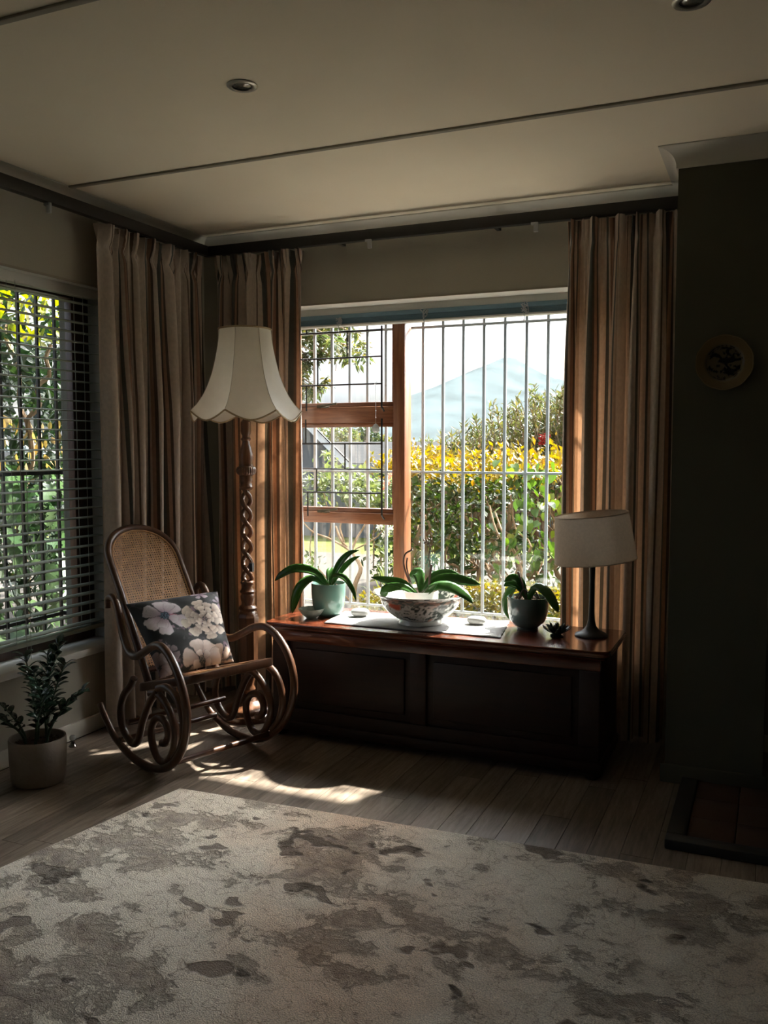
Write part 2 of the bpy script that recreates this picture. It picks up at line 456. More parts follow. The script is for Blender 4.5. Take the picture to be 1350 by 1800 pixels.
pane(WX0+0.07, MX0-0.018, 1.535, 1.945); pane(WX0+0.07, MX0-0.018, 0.972, 1.41); pane(WX0+0.05, MX0, 0.412, 0.893); pane(MX1, WX1-0.05, 0.412, 1.965)

# ------------------------------------------------------------------ window_2 (left)
w2 = root('window_2', (-2.99, (LY0+LY1)/2, LZ0), kind='structure')
def bar2(name, y0, y1, z0, z1, m='winwoodz'):
    b = MB(); b.box(-3.006, -2.965, y0, y1, z0, z1); return obj(name, b, M['shadetimber'], w2, bevel=0.004)
bar2('jamb', LY1-0.115, LY1, LZ0, LZ1); bar2('jamb', LY0, LY0+0.09, LZ0, LZ1)
bar2('window_head', LY0+0.09, LY1-0.09, LZ1-0.05, LZ1); bar2('window_bottom_rail', LY0+0.09, LY1-0.09, LZ0, LZ0+0.055)
bar2('mullion', 2.20, 2.28, LZ0+0.055, LZ1-0.05)
for y0, y1 in ((LY0+0.09, 2.20), (2.28, LY1-0.09)):
    b = MB(); b.box(-3.002, -2.998, y0, y1, LZ0+0.055, LZ1-0.05); obj('pane', b, M['glass'], w2, smooth=0)

b = MB(); b.box(-3.052, -3.008, LY1-0.10, LY1, LZ0, LZ1).box(XO, -3.008, LY0, LY0+0.078, LZ0, LZ1)
struct('trim_20', b, M['outreveal'], smooth=0)

# ================================================================== outside ground and distance
M['lawn'] = plain('lawn_grass', (0.075, 0.090, 0.020), 0.9, vary=0.45, scale=6, bump=0.6, bscale=90, spec=0.1)
M['paving'] = plain('paving', (0.060, 0.054, 0.047), 0.9, vary=0.12, scale=4, bump=0.2, spec=0.1)
M['plasterw'] = plain('white_plaster', (0.30, 0.30, 0.295), 0.8, vary=0.05, scale=3, spec=0.1)
M['plasterg'] = plain('grey_plaster', (0.12, 0.13, 0.14), 0.8, vary=0.08, scale=3, spec=0.1)
M['boardwhite'] = plain('white_board_paint', (0.75, 0.75, 0.74), 0.7, vary=0.03, spec=0.1)
M['brickish'] = plain('terracotta', (0.42, 0.20, 0.12), 0.8, vary=0.2, scale=6)
M['soil'] = plain('soil', (0.10, 0.075, 0.05), 0.95, vary=0.35, scale=20, bump=0.8, bscale=40, spec=0.1)
M['hill'] = plain('mountain_rock', (0.045, 0.060, 0.064), 1.0, vary=0.30, scale=0.02, spec=0.0)
M['rooftile'] = plain('grey_rooftile', (0.028, 0.029, 0.030), 0.8, vary=0.12, scale=1.5, spec=0.1)
b = MB(); b.box(-14, 6, 10.6, 12.7, -0.25, -0.12)
tag(obj('lawn', b, M['lawn'], smooth=0), kind='structure')
b = MB(); b.box(-14, XO, -6, YO, -0.25, -0.10)
tag(obj('ground_soil', b, M['soil'], smooth=0), kind='structure')
b = MB(); b.box(-14, 6, YO, 10.6, -0.25, -0.11)
tag(obj('ground_paving', b, M['paving'], smooth=0), kind='structure')
M['earth'] = plain('far_ground', (0.05, 0.05, 0.04), 0.95, vary=0.3, scale=0.2, spec=0.1)
b = MB(); b.box(-60, 40, 12.7, 2200, -4.0, -3.4)
tag(obj('ground_far', b, M['earth'], smooth=0), kind='structure')
b = MB(); b.box(-16, 2, 12.6, 12.8, -3.4, 0.72); b.box(-16.05, 2.05, 12.55, 12.85, 0.72, 0.79)
tag(obj('wall_garden', b, M['plasterg'], smooth=0), kind='structure')

# ================================================================== curtains, rails, blinds
def curtain_mat():
    T = NT(bpy.data.materials.new('striped_curtain'))
    uv = T.n('UVMap', uv_map='uv').outputs[0]
    sx = T.n('SeparateXYZ', {0: uv})
    fr = T.math('FRACT', T.math('DIVIDE', sx.outputs[0], 0.46))
    stops = [(0.0, (0.40,0.345,0.285)), (0.20, (0.11,0.078,0.055)), (0.225, (0.42,0.36,0.30)), (0.31, (0.060,0.068,0.062)), (0.39, (0.095,0.066,0.048)),
             (0.42, (0.34,0.20,0.12)), (0.465, (0.085,0.060,0.046)), (0.50, (0.43,0.37,0.31)), (0.66, (0.070,0.080,0.074)), (0.705, (0.38,0.32,0.26)),
             (0.74, (0.24,0.13,0.075)), (0.79, (0.075,0.052,0.038)), (0.83, (0.42,0.36,0.30)), (0.93, (0.055,0.062,0.057)), (0.96, (0.24,0.18,0.13))]
    col = T.ramp(fr, stops, 'CONSTANT')
    mpn = T.n('Mapping', {'Vector': uv, 'Scale': (1, 0.6, 1)})
    n1 = T.n('TexNoise', {'Vector': mpn.outputs[0], 'Scale': 70.0, 'Detail': 3.0})
    mp2 = T.n('Mapping', {'Vector': uv, 'Scale': (6, 900, 1)})
    n2 = T.n('TexNoise', {'Vector': mp2.outputs[0], 'Scale': 1.0, 'Detail': 2.0})
    col = T.mix(1.0, col, T.ramp(n1.outputs[0], [(0.35, (0.90,0.90,0.90)), (0.65, (1.05,1.05,1.05))]), 'MULTIPLY')
    col = T.n('HueSaturation', {'Color': col, 'Value': 1.45, 'Saturation': 0.78}).outputs[0]
    bp = T.n('Bump', {'Height': T.math('ADD', n1.outputs[0], n2.outputs[0]), 'Strength': 0.12, 'Distance': 0.003})
    d = T.bsdf(Base_Color=col, Roughness=0.75, Sheen_Weight=0.15, Normal=bp.outputs[0], Specular_IOR_Level=0.25)
    tcol = T.mix(1.0, col, (1.0, 0.60, 0.36, 1), 'MULTIPLY')
    tr = T.n('BsdfTranslucent', {'Color': tcol})
    return T.out(T.n('MixShader', {0: 0.17, 1: d, 2: tr.outputs[0]}).outputs[0])
M['curtain'] = curtain_mat()
def curtain(p0, p1, nrm, zt, zb, nf, seed, label, uoff=0.0, spread=0.0, amp=1.0):
    R = random.Random(seed)
    p0 = Vector((p0[0], p0[1], 0)); p1 = Vector((p1[0], p1[1], 0)); ax = (p1-p0); Lw = ax.length; ax.normalize(); n = Vector((nrm[0], nrm[1], 0))
    ph = [R.uniform(0, 6.28) for _ in range(8)]; am = [R.uniform(0.65, 1.25) for _ in range(nf+2)]
    H = zt-zb
    NU, NV = nf*24, 46
    def warp(s, t):
        return s + 0.030*sin(2*pi*1.7*s+ph[0]) + 0.018*sin(2*pi*3.3*s+ph[1]) + t*0.020*sin(2*pi*2.3*s+ph[2]) + t*t*0.016*sin(2*pi*4.1*s+ph[3])
    vs_t = [0, 0.008, 0.02, 0.032, 0.040, 0.045, 0.052, 0.065, 0.09] + [0.09+0.91*((k+1)/(NV-8))**1.0 for k in range(NV-8)]
    def P(i, j):
        s = i/NU; t = vs_t[j]
        w = warp(s, t)
        a = 2*pi*nf*w
        am_ = lerp(am[int(max(0, min(nf, w*nf)))], am[int(max(0, min(nf, w*nf)))+1], (w*nf) % 1)
        head = max(0, 1-t/0.045); pinch = exp(-((t-0.043)/0.012)**2)
        A = lerp(0.024, 0.044, min(1, max(0, (t-0.05)/0.3)))*am_*amp
        if t < 0.045: A = 0.020
        d = A*(sin(a) + 0.34*sin(2*a+ph[4]+1.5*t)*(1.3-0.6*t) + 0.22*sin(3*a+ph[5]+2*t)*(1.3-0.8*t))
        d = d*(1-0.55*pinch) + 0.017*head*sin(3*a+ph[6]) + 0.012*head*sin(6*a+ph[7])
        d += 0.006*t*sin(9*t+5*s+ph[6])
        lat = 0.014*sin(2*a+ph[5])*min(1, t*4) + 0.006*head*sin(6*a)
        x = s*Lw + lat + spread*(s-0.5)*t
        z = zt - t*H + (0.006*abs(sin(a)) if j == 0 else 0)
        return p0 + ax*x + n*d + Vector((0,0,z))
    b = MB(); b.uv = []
    cum = [0.0]
    for i in range(NU):
        q0 = P(i, 24); q1 = P(i+1, 24); cum.append(cum[-1] + (q1-q0).length)
    for j in range(NV+1):
        for i in range(NU+1):
            b.v.append(tuple(P(i, j))); b.uv.append((cum[i]*1.0+uoff, vs_t[j]*H))
    for j in range(NV):
        for i in range(NU):
            b.f.append((j*(NU+1)+i, j*(NU+1)+i+1, (j+1)*(NU+1)+i+1, (j+1)*(NU+1)+i))
    o = obj('curtain', b, M['curtain'], smooth=180, recalc=False)
    # sewn heading tape at the back of the pleats
    return tag(o, label, 'curtain', 'striped pinch pleat curtains')
curtain((-2.740, 3.125), (-2.740, 3.915), (1,0), 2.279, 0.025, 7, 29, 'striped beige and brown curtain on the left wall, behind the rocking chair', 0.0, 0, 1.08)
curtain((-2.675, 3.945), (-2.165, 3.945), (0,-1), 2.279, 0.025, 5, 5, 'striped curtain left of the garden window, directly behind the floor lamp', 0.13, 0, 1.2)
curtain((-0.845, 3.940), (-0.385, 3.940), (0,-1), 2.279, 0.025, 5, 23, 'striped curtain right of the garden window, behind the table lamp', 0.21, 0, 1.3)

def rail(name, parts, brk, label):
    r = root(name, parts[0][0], label, 'curtain rail')
    b = MB()
    for (a, c) in parts: b.box(min(a[0],c[0]), max(a[0],c[0]), min(a[1],c[1]), max(a[1],c[1]), a[2], c[2])
    obj('track', b, M['rail'], r, bevel=0.003)
    for q in brk:
        b = MB(); b.box(*q); obj('bracket', b, M['rail'], r, bevel=0.002)
    return r
rb = rail('curtain_rail', [((-2.735, 3.920, 2.287), (-0.352, 3.955, 2.337))], [(-2.0, -1.98, 3.95, 4.06, 2.30, 2.32), (-1.2, -1.18, 3.95, 4.06, 2.30, 2.32), (-0.5, -0.48, 3.95, 4.06, 2.30, 2.32)], 'dark curtain rail along the top of the garden window wall')
rl = rail('curtain_rail', [((-2.735, 0.6, 2.287), (-2.70, 3.915, 2.337))], [(-2.83, -2.73, y, y+0.02, 2.30, 2.32) for y in (1.2, 2.4, 3.5)], 'dark curtain rail along the top of the left wall')
def glider(x, y, par, ax=0):
    b = MB(); b.box(x-0.010, x+0.010, y-0.006, y+0.006, 2.245, 2.287); b.box(x-0.022, x+0.004, y-0.008, y+0.008, 2.276, 2.287)
    obj('end_stop', b, M['clip'], par, bevel=0.002)['label'] = 'clear plastic glider stop'
glider(-1.784, 3.915, rb); glider(-0.981, 3.915, rb); glider(-2.71, 2.82, rl)

# venetian blind in the left window, lowered, slats flat open
M['slat'] = plain('blind_slat', (0.30, 0.33, 0.27), 0.45, vary=0.05, spec=0.4)
M['slatblue'] = plain('blind_slat_teal', (0.15, 0.25, 0.31), 0.45, vary=0.06)
M['cordm'] = plain('blind_cord', (0.30, 0.32, 0.28), 0.8)
vb = root('venetian_blind', (-2.915, 2.26, 2.02), 'lowered venetian blind with open slats in the left window', 'blind')
YA, YBB = LY0+0.02, LY1-0.02
b = MB(); b.box(-2.945, -2.907, YA, YBB, 1.985, 2.022); obj('head_rail', b, M['slat'], vb, bevel=0.003)
sm = MB()
def slatshape(yA, yB, wid):
    b = MB(); n = 4; vs = []; fs = []
    for y in (yA, yB):
        for k in range(n+1):
            u = (k/n-0.5)*wid; vs.append((-2.917+u, y, 0.0035*(1-(2*k/n-1)**2) + 0.0014))
        for k in range(n, -1, -1):
            u = (k/n-0.5)*wid; vs.append((-2.917+u, y, 0.0035*(1-(2*k/n-1)**2) - 0.0014))
    m = 2*n+2
    fs = [(k, (k+1) % m, m+(k+1) % m, m+k) for k in range(m)] + [tuple(reversed(range(m))), tuple(range(m, 2*m))]
    b.add(vs, fs); return b
sl0 = None; z = 1.955; pit = 0.0445; k = 0
rs = random.Random(5)
while z > 0.45:
    Mx = Matrix.Translation((-2.917, 2.26, z)) @ Matrix.Rotation(radians(2.0+rs.uniform(-1.0,1.0)), 4, 'Y') @ Matrix.Rotation(rs.uniform(-0.0006, 0.0006), 4, 'X') @ Matrix.Translation((2.917, -2.26, 0))
    if sl0 is None:
        sb = slatshape(YA, YBB, 0.050); sl0 = obj('slat', sb, M['slat'], vb)
        Mx0 = Matrix.Translation(-HOME[vb.name]) @ Mx @ Matrix.Translation(HOME[vb.name]); sl0.matrix_basis = Mx0
    else:
        c = sl0.copy(); COL.objects.link(c); c.parent = vb; c.matrix_basis = Matrix.Translation(-HOME[vb.name]) @ Mx @ Matrix.Translation(HOME[vb.name])
    z -= pit
b = MB(); b.box(-2.942, -2.892, YA, YBB, z-0.004+0.012, z+0.016+0.012); obj('bottom_rail', b, M['slat'], vb, bevel=0.004)
for y in (1.5, 2.2, 2.76, 3.20):
    for xx in (-2.943, -2.891):
        b = MB(); b.tube([(xx, y, 1.99), (xx, y, z+0.01)], 0.0011, 5); obj('ladder_cord', b, M['cordm'], vb)
b = MB(); b.tube(smoothpts([(-2.885, 2.80, 1.99), (-2.884, 2.80, 1.2), (-2.884, 2.81, 0.36), (-2.884, 2.825, 0.35), (-2.884, 2.83, 0.45), (-2.884, 2.832, 1.2)], 4), 0.0013, 5)
obj('pull_cord', b, M['cordm'], vb)

# raised blind at the head of the garden window
b = MB(); b.box(WX0+0.002, WX1-0.002, 4.20, 4.268, 1.991, WZ1-0.006); struct('trim_21', b, M['reveal'], bevel=0.002)
b = MB(); b.box(-2.905, -2.885, LY0+0.002, LY1-0.007, 1.982, LZ1-0.006); struct('trim_22', b, M['reveal'], bevel=0.002)
b = MB(); b.box(WX0, WX1, YB-0.003, YB+0.004, WZ1-0.008, WZ1+0.001); struct('trim_23', b, M['batten'], smooth=0)  # dark strip standing in for the shadow line under the wall edge
b = MB(); b.box(XL-0.004, XL+0.003, LY0, LY1, LZ1-0.008, LZ1+0.001); struct('trim_24', b, M['batten'], smooth=0)  # same painted shadow line above the left window, not a real moulding
bb = root('raised_blind', (-1.46, 4.21, 1.98), 'raised blue-grey venetian blind bunched at the top of the garden window', 'blind')
b = MB(); b.box(WX0+0.02, WX1-0.02, 4.19, 4.235, 1.966, 1.990); obj('head_rail', b, M['slatblue'], bb, bevel=0.003)
s0 = None
for k in range(9):
    z = 1.964 - k*0.0028
    b = MB(); b.box(WX0+0.02, WX1-0.02, 4.19+0.0015*(k % 3), 4.234+0.001*(k % 2), z-0.0022, z); o = obj('slat', b, M['slatblue'], bb, smooth=0)
b = MB(); b.box(WX0+0.02, WX1-0.02, 4.188, 4.236, 1.929, 1.939); obj('bottom_rail', b, M['reveal'], bb, bevel=0.003)
for x in (-2.085, -1.61, -1.10):
    R = random.Random(int(x*100)); b = MB()
    pts = [(x+R.uniform(-0.022,0.022), 4.182+R.uniform(-0.008,0.004), 1.960+R.uniform(-0.032,0.032)) for _ in range(16)]
    b.tube(smoothpts(pts, 4), 0.0022, 5); b.tube(smoothpts([(x-0.004,4.182,1.94),(x+0.004,4.182,1.915),(x+0.008,4.16,1.905),(x+0.002,4.182,1.900),(x-0.004,4.182,1.91)],4), 0.002, 5)
    obj('bundled_cord', b, M['clip'], bb)['label'] = 'bundle of clear cord'

# burglar bars inside the opening lights, brick-bond pattern
def inner_bars(name, z0, z1, rows, label):
    r = root(name, (-2.13, 4.235, z0), label, 'burglar bars')
    xl, xr = -2.46, -1.862
    y = 4.235
    for x in (-2.315, xr):
        pass
    b = MB(); b.tube([(xr, y, z1), (xr, y, z0+0.02), (xr, y+0.030, z0)], 0.0055, 6); obj('upright', b, M['black_metal'], r)
    b = MB(); b.tube([(-2.445, y, z1), (-2.445, y, z0+0.02), (-2.445, y+0.030, z0)], 0.0055, 6); obj('upright', b, M['black_metal'], r)
    for zz in rows['h']:
        b = MB(); b.tube([(-2.445, y, zz), (xr, y, zz)], 0.0045, 6); obj('cross_bar', b, M['black_metal'], r)
    for (x, za, zb) in rows['v']:
        b = MB(); b.tube([(x, y, za), (x, y, zb)], 0.0045, 6); obj('short_bar', b, M['black_metal'], r)
        b = MB()
    return r
inner_bars('burglar_bars', 1.49, 1.926, dict(h=(1.905, 1.770, 1.630), v=((-2.300, 1.905, 1.926), (-2.060, 1.770, 1.905), (-2.235, 1.630, 1.770), (-2.305, 1.495, 1.630))), 'black burglar bars inside the upper left opening light')
inner_bars('burglar_bars', 0.925, 1.45, dict(h=(1.320, 1.185, 1.060), v=((-2.310, 1.320, 1.45), (-2.075, 1.185, 1.320), (-2.245, 1.060, 1.185), (-2.300, 0.93, 1.060))), 'black burglar bars inside the lower left opening light')
# white grille outside the garden window
gr = root('window_grille', (-1.45, 4.47, 0.43), 'white vertical bar grille outside the garden window', 'window grille')
x = -2.475
xs = [-2.475, -2.367, -2.257, -2.148, -2.040, -1.930, -1.820, -1.715, -1.602, -1.490, -1.378, -1.266, -1.154, -1.044, -0.934, -0.824, -0.714, -0.604, -0.494]
for x in xs:
    b = MB(); b.box(x-0.0075, x+0.0075, 4.443, 4.458, 0.418, 2.02); obj('bar', b, M['white_metal'], gr, bevel=0.002)
for zz in (1.935, 1.168, 0.426):
    b = MB(); b.box(-2.52, -0.44, 4.44, 4.462, zz-0.006, zz+0.006); obj('rail', b, M['white_metal'], gr, bevel=0.002)
for x in (-2.515, -0.455):
    for zz in (1.935, 1.168, 0.426):
        b = MB(); b.box(x-0.012, x+0.012, 4.41, 4.462, zz-0.01, zz+0.01); obj('fixing_lug', b, M['white_metal'], gr, bevel=0.002)
# black bars outside the left window
gl = root('window_grille', (-3.13, 2.2, 0.40), 'black vertical bar grille outside the left window', 'window grille')
y = 3.27
while y > 1.15:
    b = MB(); b.box(-3.137, -3.125, y-0.006, y+0.006, 0.36, 2.06); obj('bar', b, M['black_metal'], gl, smooth=0); y -= 0.1105
for zz in (2.03, 1.18, 0.50):
    b = MB(); b.box(-3.138, -3.124, 1.14, 3.30, zz-0.008, zz+0.008); obj('rail', b, M['black_metal'], gl, smooth=0)
for yy in (1.16, 3.29):
    for zz in (2.03, 1.18, 0.50):
        b = MB(); b.box(-3.138, -3.07, yy-0.012, yy+0.012, zz-0.01, zz+0.01); obj('fixing_lug', b, M['black_metal'], gl, smooth=0)
# crystal sun catcher hanging from the bars
M['crystal'] = plain('crystal', (0.62, 0.66, 0.66), 0.06, coat=0.8, trans=0.35)
sc_ = root('sun_catcher', (-1.890, 4.222, 1.63), 'faceted crystal ball hanging on a thread from the burglar bars', 'sun catcher')
b = MB(); b.tube([(-1.890, 4.222, 1.630), (-1.890, 4.222, 1.425)], 0.0010, 5); b.tube(smoothpts([(-1.890+0.006*cos(a), 4.222+0.009*sin(a), 1.632+0.006*cos(a*1.0)) for a in (0,1,2,3,4,5,6)], 2), 0.0012, 5); obj('thread', b, M['clip'], sc_)
b = MB()
for zz in (1.585, 1.54, 1.49, 1.455): b.lathe([(0.0001, zz-0.004), (0.0035, zz), (0.0001, zz+0.004)], (-1.890, 4.222, 0), 6)
obj('bead', b, M['crystal'], sc_, smooth=0)
b = MB(); b.lathe([(0.0001, -0.023), (0.010, -0.021), (0.0185, -0.012), (0.021, 0.0), (0.0175, 0.012), (0.009, 0.023), (0.0001, 0.028)], (-1.890, 4.222, 1.397), 10); obj('crystal_ball', b, M['crystal'], sc_, smooth=0)

# ================================================================== chest
ZT = 0.52
ch = root('blanket_chest', (-1.30, 3.64, 0), 'long dark mahogany chest under the garden window', 'chest')
cx0, cx1, cy0, cy1 = -2.075, -0.545, 3.395, 3.850
b = MB()
prof = [(0, 0), (-0.012, 0.0), (-0.012, -0.006), (-0.004, -0.012), (0.002, -0.014), (0.004, -0.020), (0.016, -0.028)]
# top with rounded right corners and a moulded edge, built as stacked outlines
def outline(off, rr=0.035, n=6):
    x0, x1, y0, y1 = cx0+off, cx1-off, cy0+off, cy1-off; r = max(0.004, rr-off); pts = []
    for (cx, cy, a0) in ((x0+r, y0+r, pi), (x1-r, y0+r, 1.5*pi), (x1-r, y1-r, 0), (x0+r, y1-r, 0.5*pi)):
        for k in range(n+1):
            a = a0 + k/n*pi/2; pts.append((cx+r*cos(a), cy+r*sin(a)))
    return pts
rings = [(0.012, ZT-0.036), (0.010, ZT-0.032), (0.004, ZT-0.028), (0.0, ZT-0.023), (0.0, ZT-0.016), (0.003, ZT-0.013), (0.003, ZT-0.009), (0.001, ZT-0.006), (0.002, ZT-0.002), (0.005, ZT)]
vs = []; n = len(outline(0))
for off, z in rings: vs += [(p[0], p[1], z) for p in outline(off)]
fs = [(i*n+k, i*n+(k+1) % n, (i+1)*n+(k+1) % n, (i+1)*n+k) for i in range(len(rings)-1) for k in range(n)]
fs += [tuple(reversed(range(n))), tuple(range((len(rings)-1)*n, len(rings)*n))]
b.add(vs, fs); obj('chest_top', b, M['chest'], ch, smooth=30)
bx0, bx1, by0, by1 = -2.045, -0.585, 3.425, 3.840
b = MB(); b.box(bx0+0.02, bx1-0.02, by0+0.018, by1-0.01, 0.07, ZT-0.03); obj('carcass', b, M['chestshade'], ch, bevel=0.002)
def cbox(name, x0, x1, y0, y1, z0, z1, bv=0.003, m='chestshade'):
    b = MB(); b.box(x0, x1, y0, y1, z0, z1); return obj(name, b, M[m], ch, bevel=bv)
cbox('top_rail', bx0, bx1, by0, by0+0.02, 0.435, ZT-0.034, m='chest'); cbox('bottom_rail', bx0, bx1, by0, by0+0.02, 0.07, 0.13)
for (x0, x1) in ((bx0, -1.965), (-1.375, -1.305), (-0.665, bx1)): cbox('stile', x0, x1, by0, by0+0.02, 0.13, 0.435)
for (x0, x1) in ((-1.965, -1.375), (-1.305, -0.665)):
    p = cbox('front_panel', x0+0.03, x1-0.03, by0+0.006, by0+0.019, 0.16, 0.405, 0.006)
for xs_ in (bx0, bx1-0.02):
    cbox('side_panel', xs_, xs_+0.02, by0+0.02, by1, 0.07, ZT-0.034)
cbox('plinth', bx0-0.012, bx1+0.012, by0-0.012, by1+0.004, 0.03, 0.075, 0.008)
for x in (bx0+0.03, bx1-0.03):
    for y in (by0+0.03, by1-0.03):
        b = MB(); b.lathe([(0.022, 0.0), (0.034, 0.012), (0.036, 0.022), (0.028, 0.032)], (x, y, 0), 16); obj('foot', b, M['chestshade'], ch)

# runner
M['linen'] = plain('white_linen', (0.46, 0.46, 0.45), 0.9, vary=0.06, scale=200, bump=0.5, bscale=320, spec=0.15)
def runner():
    b = MB()
    P = [(-1.803, 3.462), (-1.000, 3.478), (-1.056, 3.825), (-1.835, 3.745)]
    def F(u, v):
        x = lerp(lerp(P[0][0], P[1][0], u), lerp(P[3][0], P[2][0], u), v); y = lerp(lerp(P[0][1], P[1][1], u), lerp(P[3][1], P[2][1], u), v)
        return (x + 0.002*sin(31*v), y + 0.0015*sin(41*u), ZT + 0.0035 + 0.0008*sin(23*u+3*v))
    b.grid(F, 60, 24)
    # hem at the rim folds down to the wood
    return b
o = obj('table_runner', runner(), M['linen'], solid=0.004, smooth=60); tag(o, 'white woven runner lying across the middle of the chest top', 'runner')

# ================================================================== pots, bowl, small things on the chest
M['mint'] = plain('mint_glaze', (0.16, 0.30, 0.25), 0.12, vary=0.06, scale=10, coat=0.5)
M['teal'] = plain('grey_teal_glaze', (0.10, 0.15, 0.15), 0.12, vary=0.06, scale=10, coat=0.5)
M['bark'] = plain('potting_bark', (0.09, 0.05, 0.03), 0.9, vary=0.5, scale=60, bump=1.0, bscale=90)
M['orchid'] = plain('orchid_leaf', (0.045, 0.13, 0.025), 0.25, vary=0.18, scale=14, coat=0.3, trans=0.28)
M['stem'] = plain('orchid_stem', (0.10, 0.06, 0.045), 0.5, vary=0.3, scale=50)
M['porcelain'] = plain('porcelain', (0.72, 0.72, 0.69), 0.12, vary=0.02, coat=0.4)
def leafmesh(b, pts, w, fold=0.25, n=14, tip=0.9, base=0.35, face=(0,0,1)):
    """strap leaf along a smoothed spine, gutter-folded"""
    sp = smoothpts(pts, max(2, n//(len(pts)-1))); m = len(sp); vs = []; fs = []
    for i, p in enumerate(sp):
        t = i/(m-1)
        tn = (sp[min(m-1, i+1)] - sp[max(0, i-1)]).normalized()
        sd = tn.cross(Vector(face))
        if sd.length < 0.15: sd = tn.cross(Vector((0.3,1,0.2)))
        sd.normalize(); up = sd.cross(tn).normalized()
        if up.dot(Vector(face)) < 0: up = -up
        ww = w*0.5*(base + (1-base)*min(1, t*2.6))*max(0.0, 1-max(0, (t-0.42)/0.58)**2.1)**0.85
        ww = max(ww, w*0.02)
        vs += [p - sd*ww + up*ww*fold, p - sd*ww*0.5 + up*ww*fold*0.25, p, p + sd*ww*0.5 + up*ww*fold*0.25, p + sd*ww + up*ww*fold]
    for i in range(m-1):
        for k in range(4): fs.append((i*5+k, i*5+k+1, (i+1)*5+k+1, (i+1)*5+k))
    b.add(vs, fs); return b
def pot(rt, c, prof, m, name='pot'):
    b = MB(); b.lathe(prof, c, 48); return obj(name, b, m, rt)
def orchid(rt, leaves, m='orchid'):
    for pts, w, fold in leaves:
        b = MB(); leafmesh(b, pts, w*0.9, fold, face=(0.30, -0.72, 0.62)); obj('leaf', b, M[m], rt, solid=0.0022, smooth=180)
def barkfill(rt, c, r, z, seed):
    R = random.Random(seed); b = MB()
    b.lathe([(r, z-0.01), (r*0.5, z), (0.0001, z+0.004)], c, 24)
    for k in range(60):
        a = R.uniform(0, 2*pi); q = r*sqrt(R.random())*0.9; s = R.uniform(0.006, 0.014)
        ct = Vector((c[0]+q*cos(a), c[1]+q*sin(a), c[2]+z+0.003))
        v = [ct + Vector((R.uniform(-s,s), R.uniform(-s,s), R.uniform(-s*0.5,s*0.7))) for _ in range(4)]
        b.add(v, [(0,1,2),(0,2,3),(0,3,1),(1,3,2)])
    o = obj('bark', b, M['bark'], rt, smooth=0); o['kind'] = 'stuff'; return o
# --- mint pot with orchid
c1 = (-1.873, 3.645, ZT)
r1 = root('potted_orchid', c1, 'broad-leaved orchid in a mint green pot at the left end of the chest', 'plant', 'orchids on the chest')
pot(r1, c1, [(0.0001,0.0),(0.046,0.0),(0.049,0.004),(0.063,0.018),(0.0745,0.050),(0.0790,0.10),(0.080,0.146),(0.0795,0.153),(0.0765,0.153),(0.0755,0.146),(0.074,0.10),(0.05,0.03),(0.0001,0.025)], M['mint'])
barkfill(r1, c1, 0.073, 0.132, 1)
Z1 = ZT+0.14
orchid(r1, [
 ([(-1.875,3.645,Z1),(-1.93,3.62,Z1+0.062),(-2.02,3.60,Z1+0.076),(-2.09,3.59,Z1+0.045),(-2.125,3.585,Z1+0.015)], 0.052, 0.30),
 ([(-1.880,3.64,Z1),(-1.935,3.60,Z1+0.040),(-1.990,3.575,Z1-0.005),(-2.012,3.565,Z1-0.080),(-2.018,3.56,ZT+0.012)], 0.052, -0.25),
 ([(-1.865,3.645,Z1),(-1.835,3.65,Z1+0.075),(-1.800,3.655,Z1+0.125),(-1.765,3.66,Z1+0.155),(-1.725,3.665,Z1+0.170)], 0.038, 0.45),
 ([(-1.86,3.65,Z1),(-1.83,3.68,Z1+0.06),(-1.79,3.71,Z1+0.11),(-1.75,3.73,Z1+0.135)], 0.032, 0.4),
 ([(-1.865,3.64,Z1),(-1.82,3.60,Z1+0.055),(-1.76,3.585,Z1+0.050),(-1.715,3.575,Z1+0.0),(-1.695,3.57,Z1-0.050)], 0.030, 0.25),
 ([(-1.875,3.655,Z1),(-1.885,3.69,Z1+0.055),(-1.895,3.72,Z1+0.075)], 0.045, 0.4),
])
# --- patterned bowl (painted porcelain)
def flowerpaint(u, v, R, band):
    """black foliage transfer print with red blossoms; u along the round, v up; both in metres"""
    base = (0.74, 0.74, 0.70)
    n1 = noise.noise(Vector((u*26, v*26, R))); n2 = noise.noise(Vector((u*85, v*85, R+3))); n3 = noise.noise(Vector((u*11, v*11, R+9)))
    d = n2*0.55 + n1*0.5 + n3*0.55
    c = base
    if d > 0.20: c = (0.055, 0.07, 0.06)
    elif d > 0.13: c = (0.30, 0.33, 0.30)
    elif d < -0.48: c = (0.42, 0.46, 0.38)
    r = noise.noise(Vector((u*14+5, v*14, R+20)))
    if r > 0.55: c = (0.62, 0.16, 0.10)
    elif r > 0.47: c = (0.66, 0.36, 0.28)
    return c
cB = (-1.405, 3.620, ZT+0.006)
bowl = root('porcelain_bowl', cB, 'large white porcelain bowl printed with dark foliage and red flowers on the runner', 'bowl')
outer = [(0.0001,0.004),(0.082,0.004),(0.086,0.0),(0.092,0.002),(0.090,0.012),(0.086,0.020)]
for k in range(15):
    t = k/14; outer.append((0.090 + 0.075*(sin(t*pi/2*0.98))**0.9 + 0.006*t, 0.022 + 0.098*t**1.15))
outer += [(0.183,0.128),(0.196,0.134),(0.201,0.1375),(0.1995,0.1405)]
inner = [(0.190,0.1385),(0.176,0.130),(0.162,0.112)] + [(0.158-0.10*t, 0.10-0.085*t**0.7) for t in (0.15,0.3,0.5,0.75,1.0)] + [(0.0001,0.014)]
b = MB(); nn = 220
prof = [(r_*1.06, z_) for r_, z_ in outer + inner]
